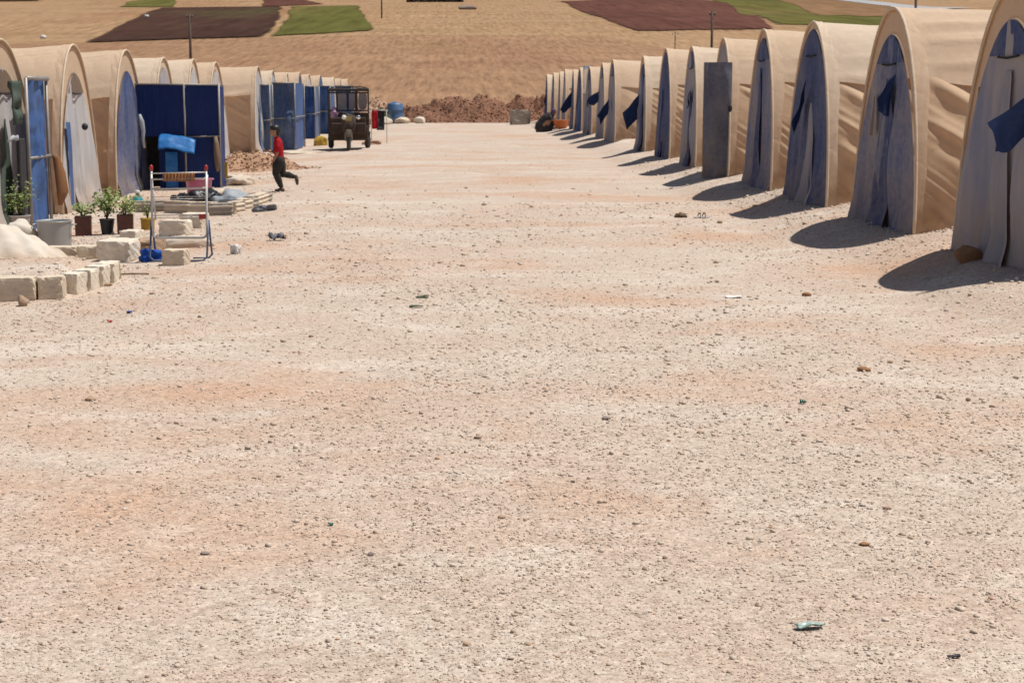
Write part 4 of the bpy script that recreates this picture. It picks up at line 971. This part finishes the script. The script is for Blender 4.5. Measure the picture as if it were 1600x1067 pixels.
heap('lower red soil heap right of the blue tank', -2.3, 96.6, 2.6, 1.4, 1.3, 'soil', 11, 800)
heap('rusty soil heap behind the tricycle and the tank', -4.6, 98.6, 2.2, 1.4, 1.75, 'soil_pale', 14, 500)
heap('reddish soil bank between the navy screen and the child', -5.0, 39.6, 1.5, 1.0, 0.42, 'soil_mid', 18, 900, R(-5), (0.012, 0.045))
heap('low flat red soil spread behind the child', -3.9, 38.6, 1.3, 0.7, 0.14, 'soil_mid', 21, 300, R(4), (0.012, 0.035))
rock('rock', 'rounded pale rock by the blue tank', -3.9, 92.6, (0.5, 0.4, 0.3), 'limestone', 61)
rock('rock', 'second pale rock right of the first by the tank', -2.9, 93.0, (0.42, 0.4, 0.28), 'limestone', 62)
rock('rock', 'third pale rock near the tank, farther right', -1.9, 93.4, (0.4, 0.35, 0.25), 'limestone_pale', 63)
# blue tank and shrub
t = thing('water_tank', 'blue plastic water tank at the far end of the street', 'tank', (-3.35, 95.0, gz(-3.3, 95)))
MB().lathe([(.001, 0), (.42, 0), (.45, .05), (.45, .35), (.465, .37), (.45, .39), (.45, .72), (.465, .74), (.45, .76), (.45, 1.05), (.36, 1.14), (.14, 1.17), (.001, 1.17)], n=24).build('shell', 'plastic_blue', t, True)
MB().lathe([(.15, 1.16), (.15, 1.2), (.001, 1.21)], n=16).build('lid', 'plastic_blue', t, True)
t = thing('shrub', 'small dark green shrub beside the blue tank', 'shrub', (-4.05, 93.6, gz(-4, 93.6)))
rng = random.Random(4); m = MB(); st = MB()
for k in range(1300):
    d = Vector((rng.gauss(0, 1), rng.gauss(0, 1), rng.gauss(0, 1))).normalized() * rng.uniform(.35, 1)
    q = Vector((d.x * .42, d.y * .42, .5 + d.z * .42)); a = Vector((rng.gauss(0, 1), rng.gauss(0, 1), rng.gauss(0, 1))).normalized(); b = a.orthogonal().normalized()
    m.add([q, q + a * .09 + b * .03, q + a * .15, q + a * .09 - b * .03], [(0, 1, 2, 3)])
for k in range(7): st.tube([(0, 0, 0), (rng.uniform(-.15, .15), rng.uniform(-.15, .15), .35), (rng.uniform(-.3, .3), rng.uniform(-.3, .3), .75)], [.02, .014, .006], 5)
m.build('crown', 'leaf_dark', t); st.build('trunk', 'stem', t)

# ------------------------------------------------------------------ cargo tricycle, nose to the camera
t = thing('cargo_tricycle', 'dark cargo motor tricycle with tall open frame parked facing the camera', 'tricycle', (-3.16, 50.2, gz(-3.16, 50.2)), R(3))
def wheel(x, y, r, w, name='wheel'):
    m = MB(); prof = []
    n = 26
    for k in range(9):
        a = math.pi * 2 * k / 8; prof.append((r - w * .5 + w * .5 * math.cos(a), w * .5 * math.sin(a)))
    tyre = m.lathe(prof, (x, y, r), n, 'x').build(name, 'rubber', t, True)
    MB().lathe([(r - w * 1.05, -w * .4), (r - w * .7, -w * .3), (r - w * .7, w * .3), (r - w * 1.05, w * .4)], (x, y, r), n, 'x').build('rim', 'tube_grey', tyre, True)
    hub = MB().lathe([(.001, -w * .6), (.045, -w * .6), (.045, w * .6), (.001, w * .6)], (x, y, r), 12, 'x')
    for k in range(8):
        a = 6.283 * k / 8; hub.tube([(x, y, r), (x, y + math.cos(a) * (r - w), r + math.sin(a) * (r - w))], .008, 4)
    hub.build('hub', 'tube_grey', tyre)
wheel(0, -0.35, .29, .125); wheel(-.56, 1.55, .29, .17); wheel(.56, 1.55, .29, .17)
bevel(MB().box((0, 1.25, .62), (1.22, 1.7, .10)).build('cargo_floor', 'trike_dark', t), .01)
for s in (-1, 1):
    m = bevel(MB().box((s * .60, 1.25, .86), (.04, 1.7, .40)).build('cargo_side', 'trike_dark', t), .01)
    for k in range(4): MB().tube([(s * .60, .45 + k * .53, .60), (s * .60, .45 + k * .53, 1.83)], .022, 6).build('stake', 'trike_frame', t)
    for z in (1.20, 1.50, 1.80): MB().tube([(s * .60, .42, z), (s * .60, 2.08, z)], .018, 6).build('rail', 'trike_frame', t)
    MB().box((s * .57, 1.55, .50), (.16, .74, .03)).build('mudguard', 'trike_dark', t)
bevel(MB().box((0, .41, .84), (1.20, .04, .46)).build('cargo_front', 'trike_dark', t), .01)
for z in (1.17, 1.70, 1.80): MB().tube([(-.61, .40, z), (.61, .40, z)], .026, 6).build('front_rail', 'trike_frame', t)
MB().tube([(-.60, .42, 1.82), (-.4, .8, 1.88), (0, 1.2, 1.90), (.4, .8, 1.88), (.60, .42, 1.82)], .016, 6).build('roof_bow', 'trike_frame', t)
MB().tube([(-.60, 2.08, 1.82), (0, 2.1, 1.87), (.60, 2.08, 1.82)], .016, 6).build('roof_bow', 'trike_frame', t)
for x in (-.34, .22): MB().tube([(x, .40, 1.17), (x, .40, 1.80)], .032, 6).build('front_stake', 'trike_frame', t)
# rear board with film windows
m = MB()
for a, b in ((-.62, -.58), (-.07, -.01), (.2, .27), (.57, .62)): m.box(((a + b) / 2, 2.12, 1.45), (b - a, .03, .62))
m.box((0, 2.125, 1.77), (1.24, .03, .05)); m.box((0, 2.125, 0.9), (1.24, .03, .36)); m.build('tail_board', 'trike_dark', t)
for a, b in ((-.36, -.08), (.0, .2), (.28, .56)):
    V = [((a + b) / 2 + (b - a) / 2 * .98 * np.sign(math.cos(q)) * abs(math.cos(q)) ** .6, 2.11, 1.45 + .27 * np.sign(math.sin(q)) * abs(math.sin(q)) ** .6) for q in np.linspace(0, 6.283, 25)[:-1]]
    obj('window', V, [tuple(range(24))], 'window_film', t)
# front end
bevel(MB().box((0, .38, .50), (1.16, .10, .44)).build('front_apron', 'trike_dark', t), .03)
bevel(MB().box((0, .15, .66), (1.04, .44, .30)).build('foot_platform', 'trike_dark', t), .03)
o = MB().tube([(0, -.30, .52), (0, -.26, .75), (0, -.20, .98), (0, -.16, 1.08)], [(.07, .16), (.08, .22), (.07, .22), (.05, .17)], 14).build('front_shield', 'trike_dark', t, True)
for s in (-1, 1): bevel(MB().box((s * .36, .02, .72), (.30, .05, .50)).build('leg_shield', 'trike_dark', t), .03)
for s in (-1, 1):
    MB().tube([(s * .095, -.35, .29), (s * .095, -.30, .62), (s * .08, -.24, 1.0)], .022, 7).build('fork', 'tube_grey', t, True)
    MB().tube([(0, -.2, 1.08), (s * .18, -.2, 1.12), (s * .36, -.1, 1.13)], .016, 7).build('handlebar', 'trike_frame', t, True)
    lm = MB().lathe([(.001, .0), (.055, .005), (.07, .06), (.06, .1), (.001, .12)], n=16); lm.V = [(v[0] + (-.13 if s < 0 else .29), v[2] * -1 - .28, v[1] + .98) for v in lm.V]
    lm.build('headlight', 'lamp_glass' if s < 0 else 'chrome', t, True)
mg = MB()
S, Q = np.meshgrid(np.linspace(-.6, 1.3, 14), np.linspace(-1, 1, 5), indexing='ij')
mg.grid(.09 * Q, -.35 - .33 * np.sin(S), .29 + .34 * np.cos(S) - .02 * Q ** 2); solid(mg.build('front_mudguard', 'trike_dark', t, True), .006)
bevel(MB().box((0, -.335, .94), (.19, .015, .13)).build('number_plate', 'plate_yellow', t), .004)
bevel(MB().box((0, .22, .90), (.5, .34, .12)).build('seat', 'cloth_dark', t), .04)
m = lump('bundle', 'pink striped bundle tied in the left side of the tricycle', -3.60, 50.62, (.11, .12, .22), 'cloth_pink', 71, 'bundle', gz(-3.16, 50.2) + .95, 0.25)
m = lump('load_sack', 'dark sack lying in the cargo bed of the tricycle', -3.0, 51.3, (.40, .5, .17), 'soil', 73, 'sack', gz(-3.16, 50.2) + .67, 0.25)
# clothes hanging behind the tricycle
g = gz(-2.3, 56)
t = thing('garment_stand', 'light stand with hanging clothes right of the tricycle', 'garment stand', (-2.62, 57.0, g))
for x in (-.2, .32): post(t, x, 0, 0, 1.12, .014, 'tube_white')
bar(t, (-.24, 0, 1.12), (.36, 0, 1.10), .014, 'tube_white', 'rail')
o = sheet('red_garment', (0, 0, 0), (.2, .02, 0), -.62, 0, 'cloth_red', None, 111, .06); o.location = (-2.80, 56.95, g + 1.1); tag(o, 'red garment hanging on the stand beside the tricycle', 'garment')
o = sheet('dark_garment', (0, 0, 0), (.26, .02, 0), -.66, 0.02, 'cloth_dark', None, 112, .06); o.location = (-2.64, 57.05, g + 1.1); tag(o, 'black garment hanging next to the red one on the stand', 'garment')
lump('floor_bundle', 'rolled pale mat under the hanging clothes', -2.75, 55.8, (.28, .2, .10), 'soil_pale', 75, 'bundle', None, .3)
lump('yellow_sack', 'yellow orange sack by the porch left of the tricycle', -4.55, 57.0, (.24, .22, .26), 'plastic_yellow', 77, 'sack', None, .2)
lump('white_sheet', 'white sheet spread flat by the wrinkled porch', -4.55, 50.2, (.9, 1.1, .05), 'sack_white', 79, 'sheet', None, .2)

# ------------------------------------------------------------------ people
def figure(parent, name, chains, mat, voxel, balls=(), sm=2):
    m = MB()
    for pts, rad in chains: m.tube(pts, rad, 12)
    for c, r in balls: m.ball(c, r, 16, 12)
    for pts, rad in chains:
        for p, r in zip(pts, rad):
            rr = r if isinstance(r, (tuple, list)) else (r, r); q = min(rr)
            m.ball(p, q * .98, 10, 8)
    return fuse(m.build(name, mat, parent, True), voxel, sm)
def hand(w, d, s, side):
    """palm plus five fingers from wrist w along unit d; s = across the palm"""
    w = Vector(w); d = Vector(d).normalized(); s = Vector(s).normalized(); n = d.cross(s)
    ch = [([w, w + d * .022, w + d * .042], [(.013, .011), (.019, .010), (.018, .009)])]
    for k, ln in enumerate((.030, .036, .034, .026)):
        b = w + d * .042 + s * (-.0145 + .0097 * k)
        ch.append(([b - d * .008, b + d * ln * .5 + n * .004, b + d * ln + n * .014], [.0055, .005, .0042]))
    b = w + d * .012 - s * .014 * side
    ch.append(([b, b + d * .014 - s * .014 * side, b + d * .03 - s * .017 * side], [.0065, .006, .005]))
    return ch
px, py = -3.05, 29.35
t = thing('person', 'child in red shirt and dark trousers running to the left', 'person', (px, py, gz(px, py)), R(8))
torso = [([(-.015, 0, .54), (-.018, 0, .64), (-.025, 0, .76), (-.032, 0, .85), (-.045, 0, .90), (-.058, 0, .95), (-.07, 0, .985)],
          [(.095, .075), (.09, .07), (.10, .075), (.10, .068), (.06, .05), (.034, .034), (.034, .034)])]
nearArm = [([(-.03, -.095, .865), (-.04, -.125, .76), (-.06, -.13, .645), (-.10, -.125, .575), (-.135, -.12, .515)], [.036, .032, .026, .023, .017])]
farArm = [([(-.03, .095, .865), (-.05, .125, .77), (-.10, .12, .685), (-.16, .10, .695), (-.215, .08, .705)], [.036, .032, .026, .023, .017])]
legF = [([(-.02, -.05, .54), (-.055, -.055, .43), (-.075, -.055, .32), (-.03, -.05, .19), (.015, -.05, .065), (.01, -.05, .035)], [.075, .066, .047, .042, .027, .027])]
legB = [([(-.01, .05, .54), (.02, .055, .42), (.04, .055, .305), (.14, .055, .285), (.245, .05, .245), (.265, .05, .235)], [.072, .063, .046, .042, .027, .025])]
feet = [([(.03, -.05, .028), (-.02, -.052, .026), (-.075, -.056, .02)], [.028, .028, .018]), ([(.262, .05, .25), (.275, .05, .20), (.28, .05, .135)], [.026, .027, .018])]
hs = hand((-.135, -.12, .515), (-.5, .05, -.8), (-.2, -1, 0), 1) + hand((-.215, .08, .705), (-1, -.1, .1), (0, -.2, 1), 1)
head = [((-.088, 0, 1.055), (.078, .068, .09)), ((-.118, 0, 1.02), (.045, .046, .052)), ((-.165, 0, 1.035), (.016, .012, .016)), ((-.148, 0, 1.008), (.012, .022, .008)), ((-.075, -.068, 1.04), (.016, .012, .026)), ((-.075, .068, 1.04), (.016, .012, .026)), ((-.152, -.026, 1.065), (.012, .016, .008)), ((-.152, .026, 1.065), (.012, .016, .008))]
figure(t, 'body', torso + nearArm + farArm + legF + legB + feet + hs, 'skin', .0065, head, 2)
for s in (-1, 1): MB().ball((-.158, s * .027, 1.052), (.008, .011, .009), 8, 6).build('eye', 'hair', t, True)
hairb = [((-.075, 0, 1.09), (.088, .078, .072)), ((-.05, 0, 1.055), (.072, .074, .075)), ((-.035, 0, 1.01), (.042, .055, .05)), ((-.135, 0, 1.115), (.035, .055, .03))]
figure(t, 'hair', [], 'hair', .009, hairb, 1)
shirt = [([(-.012, 0, .53), (-.016, 0, .62), (-.024, 0, .76), (-.032, 0, .85), (-.043, 0, .90), (-.052, 0, .925)], [(.112, .09), (.106, .084), (.112, .086), (.112, .078), (.072, .06), (.046, .046)])]
sl = [([(-.03, s * .09, .868), (-.042, s * .125, .775), (-.06 if s < 0 else -.075, s * .13, .715)], [.05, .048, .044]) for s in (-1, 1)]
figure(t, 'shirt', shirt + sl, 'cloth_red', .009, (), 2)
tr = [([(-.02, -.05, .545), (-.057, -.056, .43), (-.078, -.056, .32), (-.032, -.05, .19), (.005, -.05, .09)], [.092, .088, .068, .06, .043]),
      ([(-.005, .05, .545), (.022, .055, .42), (.045, .055, .30), (.14, .055, .282), (.225, .05, .255)], [.09, .085, .066, .06, .042]),
      ([(-.012, 0, .60), (-.012, 0, .52)], [(.108, .085), (.115, .092)])]
figure(t, 'trousers', tr, 'trousers', .009, (), 2)
figure(t, 'shoe', [([(.035, -.05, .028), (-.02, -.052, .024), (-.085, -.057, .018)], [.036, .036, .026])], 'shoe', .007, (), 1)
figure(t, 'shoe', [([(.268, .05, .255), (.285, .05, .2), (.292, .05, .125)], [.032, .035, .024])], 'shoe', .007, (), 1)

px, py = 4.05, 73.2
t = thing('person', 'crouching person in dark clothes washing at an orange basin by the right tents', 'person', (px, py, gz(px, py)), R(-12))
bod = [([(-.25, 0, .26), (-.17, 0, .40), (-.02, 0, .56), (.14, 0, .66), (.22, 0, .73), (.27, 0, .78)], [(.15, .17), (.14, .16), (.15, .18), (.13, .17), (.06, .06), (.05, .05)])]
arms = [([(.15, s * .18, .64), (.27, s * .2, .46), (.42, s * .14, .36), (.46, s * .12, .33)], [.05, .042, .034, .024]) for s in (-1, 1)]
legs = [([(-.22, s * .11, .24), (.05, s * .16, .44), (.14, s * .17, .46), (.05, s * .15, .22), (-.02, s * .14, .06)], [.11, .09, .07, .055, .04]) for s in (-1, 1)]
ft = [([(-.05, s * .14, .04), (.08, s * .15, .04), (.17, s * .16, .025)], [.04, .042, .028]) for s in (-1, 1)]
hh = []
for s in (-1, 1): hh += hand((.46, s * .12, .33), (.6, 0, -.7), (0, 1, 0), s)
figure(t, 'body', bod + arms + legs + ft + hh, 'skin', .012, [((.31, 0, .86), (.10, .08, .115)), ((.41, 0, .85), (.02, .016, .02)), ((.40, 0, .81), (.012, .024, .008))], 2)
figure(t, 'robe', [([(-.27, 0, .10), (-.27, 0, .28), (-.18, 0, .42), (-.02, 0, .58), (.13, 0, .67), (.18, 0, .70)], [(.26, .30), (.25, .27), (.22, .23), (.22, .23), (.17, .21), (.09, .10)]),
                   ([(-.1, 0, .08), (.06, 0, .30), (.14, 0, .46)], [(.24, .30), (.20, .27), (.14, .26)])] +
       [([(.14, s * .17, .65), (.27, s * .2, .47), (.38, s * .16, .385)], [.075, .066, .056]) for s in (-1, 1)], 'cloth_dark', .014, (), 2)
figure(t, 'headscarf', [([(.20, 0, .70), (.25, 0, .78)], [.10, .10])], 'cloth_purple', .012, [((.285, 0, .885), (.118, .105, .12)), ((.24, 0, .80), (.1, .1, .1))], 2)
t = thing('basin', 'orange plastic basin in front of the crouching person', 'basin', (4.60, 72.6, gz(4.6, 72.6)))
MB().lathe([(.001, .01), (.24, .01), (.26, .05), (.33, .36), (.37, .37), (.37, .39), (.32, .385), (.25, .06), (.001, .05)], n=24).build('bowl', 'plastic_orange', t, True)
for s in (-1, 1): MB().tube([(s * .34, -.06, .36), (s * .41, -.05, .37), (s * .41, .05, .37), (s * .34, .06, .36)], .012, 5).build('handle', 'plastic_orange', t)

# ------------------------------------------------------------------ stones and scraps on the street
rock('rock', 'rusty brown rock in the shade before the nearest right tent', 4.72, 15.05, (.16, .11, .10), 'rock_brown', 81, None, .2, R(20))
rock('rock', 'small dark rock at the hem of the nearest right tent', 4.98, 15.0, (.09, .08, .07), 'rock_grey', 82)
rock('rock', 'rounded tan stone in front of the big left edge block', -3.62, 13.95, (.055, .05, .055), 'rock_tan', 83, None, .15)
ST = [('single dark stone at lower left centre of the street', -.94, 6.08, .018, 'rock_grey'), ('dark grey stone right of the street centre', .79, 8.58, .026, 'rock_grey'),
      ('flat brown stone at the left side of the mid street', -2.04, 9.22, .030, 'rock_tan'), ('brown stone near the street centre', .11, 8.1, .022, 'rock_tan'),
      ('flat ochre stone on the right side of the mid street', 2.53, 10.1, .042, 'rock_brown'), ('brown stone at lower right of the street', 1.79, 6.69, .018, 'rock_tan'),
      ('pale stone near the lower right corner', 1.69, 5.34, .020, 'limestone'), ('flat orange brown chip at lower right', 1.56, 6.14, .020, 'rock_brown'),
      ('rounded stone near the bottom centre of the frame', .03, 5.0, .013, 'rock_tan'), ('second rounded stone near the bottom, right of the first', .22, 5.0, .013, 'rock_tan'),
      ('tan stone upper right of the bottom pair', .18, 6.55, .017, 'rock_tan'), ('grey stone at the lower left of the street', -.32, 6.05, .016, 'rock_grey'),
      ('tan stone beside the short row of pale blocks', -3.15, 15.1, .045, 'rock_tan'), ('brown stone right of the strapped sandal', 3.45, 21.6, .05, 'rock_tan'),
      ('tan stone in front of the second right tent shadow', 3.0, 14.0, .045, 'rock_brown')]
for k, (lab, x, y, s, mt) in enumerate(ST):
    rock('stone', lab, x, y, (s * 1.15, s, s * .5), mt, 200 + k, None, .2, k * 1.3, 'stone', 2)
def scrap(name, label, x, y, w, d, h, mat, seed, rz=0, cat='scrap', thick=.003):
    S, Q = np.meshgrid(np.linspace(-1, 1, 12), np.linspace(-1, 1, 10), indexing='ij')
    Z = h * np.clip(.5 + .6 * fbm(S * 1.7 + seed, Q * 1.7, seed, 3), 0.02, 1.3)
    k = np.clip(1 - .35 * np.abs(S) ** 3 * (1 + vn(Q * 3, S * 0 + seed, seed)), .3, 1)
    o = MB().grid(S * w / 2, Q * d / 2 * k, Z).build(name, mat, None, True, (x, y, gz(x, y) + .004), (0, 0, rz))
    return tag(solid(o, thick), label, cat)
scrap('plastic_shard', 'pale green flat plastic shard at the lower right', 1.14, 5.15, .095, .04, .018, 'plastic_pale', 1, R(10))
scrap('glass_shard', 'small dark green shard right of centre', 1.91, 8.95, .035, .03, .02, 'plastic_green', 2)
scrap('leaf_litter', 'dark green leaf scrap left of the street centre', -.27, 13.67, .10, .09, .015, 'leaf_dark', 3)
scrap('leaf_litter', 'dark twig scrap just nearer than the leaf scrap', -.31, 13.09, .11, .05, .012, 'leaf_dark', 4)
scrap('grey_scrap', 'folded grey sheet scrap on the street behind the white scrap', -2.06, 19.25, .20, .12, .10, 'bag_grey', 6, R(-20))
scrap('red_scrap', 'small red scrap beyond the left edge blocks', -2.62, 12.6, .035, .03, .015, 'scrap_red', 8)
scrap('blue_scrap', 'small blue scrap on the street near the blocks', -2.55, 13.0, .04, .03, .02, 'scrap_blue', 9)
scrap('teal_scrap', 'tiny green shard at lower left of the street', -.50, 6.45, .02, .018, .008, 'plastic_green', 10)
scrap('dark_scrap', 'thin black strip near the lower right corner', 1.52, 4.85, .04, .012, .008, 'pot_black', 11)
scrap('white_flake', 'flat white flake on the right side beyond the ochre stone', 2.35, 13.9, .14, .10, .01, 'paper_white', 12)
lump('white_scrap', 'upright crumpled white scrap on the street right of the airer', -2.34, 17.9, (.05, .04, .075), 'paper_white', 31, 'scrap', None, .8)
lump('dark_scrap', 'brown crumpled rag near the sandal on the right side', 3.09, 22.7, (.07, .05, .045), 'cloth_tan', 33, 'scrap', None, .6)
t = thing('sandal', 'dark strapped sandal lying before the right tents', 'sandal', (3.37, 22.6, gz(3.37, 22.6)), R(15))
V = [(.13 * math.cos(a) * 1.0, .048 * math.sin(a) * (1 + .2 * math.cos(a)), 0) for a in np.linspace(0, 6.283, 25)[:-1]]
V2 = [(v[0], v[1], .022) for v in V]
obj('sole', V + V2, [tuple(range(23, -1, -1)), tuple(range(24, 48))] + [(k, (k + 1) % 24, 24 + (k + 1) % 24, 24 + k) for k in range(24)], 'paper_white', t)
for x in (-.05, .02): MB().tube([(x, -.05, .01), (x + .01, -.03, .065), (x + .01, .03, .065), (x, .05, .01)], [(.012, .004)] * 4, 6).build('strap', 'shoe', t, True)
m = MB().tube([(-.15, 0, .01), (0, .03, .014), (.16, .02, .01)], .009, 5); tag(m.build('stick', 'wood_stick', None, True, (-3.12, 16.1, gz(-3.1, 16.1)), (0, 0, R(6))), 'thin stick on the ground near the airer', 'stick')

# ------------------------------------------------------------------ far hillside things
def pole(label, x, y, ztop, r, arm=True):
    z0 = float(hillz(np.array([x]), np.array([y]))[0]) - .3
    t = thing('utility_pole', label, 'pole', (x, y, z0), R(4))
    MB().tube([(0, 0, 0), (0, 0, (ztop - z0) * .5), (0, 0, ztop - z0)], [r, r * .9, r * .75], 8).build('shaft', 'wood_pole', t, True)
    if arm: MB().tube([(-.25, 0, ztop - z0 - .25), (.25, 0, ztop - z0 - .25)], r * .5, 6).build('crossarm', 'wood_pole', t)
    for s in (-.2, .2): MB().lathe([(.001, 0), (.05, .01), (.05, .1), (.001, .13)], (s, 0, ztop - z0 - .2), 8).build('insulator', 'tube_grey', t)
pole('dark pole above the right row of tents', 19.9, 130, 7.9, .12)
pole('thin pole left of the dark pole on the right', 17.05, 130, 6.3, .05, False)
pole('dark pole rising above the left row of tents', -20.17, 130, 7.65, .12)
pole('pole at the top right behind the second right tent', 35.7, 130, 9.9, .13)
pole('short pole at the top centre of the hill', -14.9, 350, 24.0, .16)
def house(label, x, y, sx, sy, h, wall, windows):
    z = float(hillz(np.array([x]), np.array([y]))[0]) - .4
    t = thing('farm_building', label, 'building', (x, y, z))
    MB().box((0, 0, h / 2), (sx, sy, h)).build('wall', wall, t)
    MB().box((0, 0, h + .15), (sx + .8, sy + .8, .3)).build('roof', 'building_roof', t)
    for k in range(windows):
        MB().box((-sx / 2 + (k + .5) * sx / windows, -sy / 2 - .02, h * .55), (sx / windows * .3, .12, h * .3)).build('window', 'dark_void', t)
house('long tan farm building at the top left corner', -152, 560, 34, 8, 5, 'building_tan', 6)
house('white farm building at the top left, right of the tan one', -122, 590, 22, 8, 4, 'building_white', 5)
house('small white farm shed right of the white building', -108, 600, 6, 6, 3.2, 'building_white', 1)
t = thing('hedge', 'dark hedge along the top of the hill', 'hedge', (-6, 545, float(hillz(np.array([-6.]), np.array([545.]))[0])))
rng = random.Random(9); m = MB()
for k in range(260):
    m.ball((rng.uniform(-9, 9), rng.uniform(-1.5, 1.5), rng.uniform(.2, 1.8)), rng.uniform(.3, .7), 6, 4, .3)
m.build('foliage', 'hedge', t)
rock('boulder', 'long dark boulder alone in the straw field', 3.5, 420, (2.4, 1.0, .8), 'rock_grey', 91, float(hillz(np.array([3.5]), np.array([420.]))[0]))
for k, (lab, x, y) in enumerate((('white sack in the field over the nearest left tent', -58.5, 243.), ('white dot of a sack on the dark ploughed field', -58, 322.))):
    zz = float(hillz(np.array([x]), np.array([y]))[0]); lump('field_sack', lab, x, y, (.45, .4, .4), 'paper_white', 95 + k, 'sack', zz + .5, .2, 0, 2)
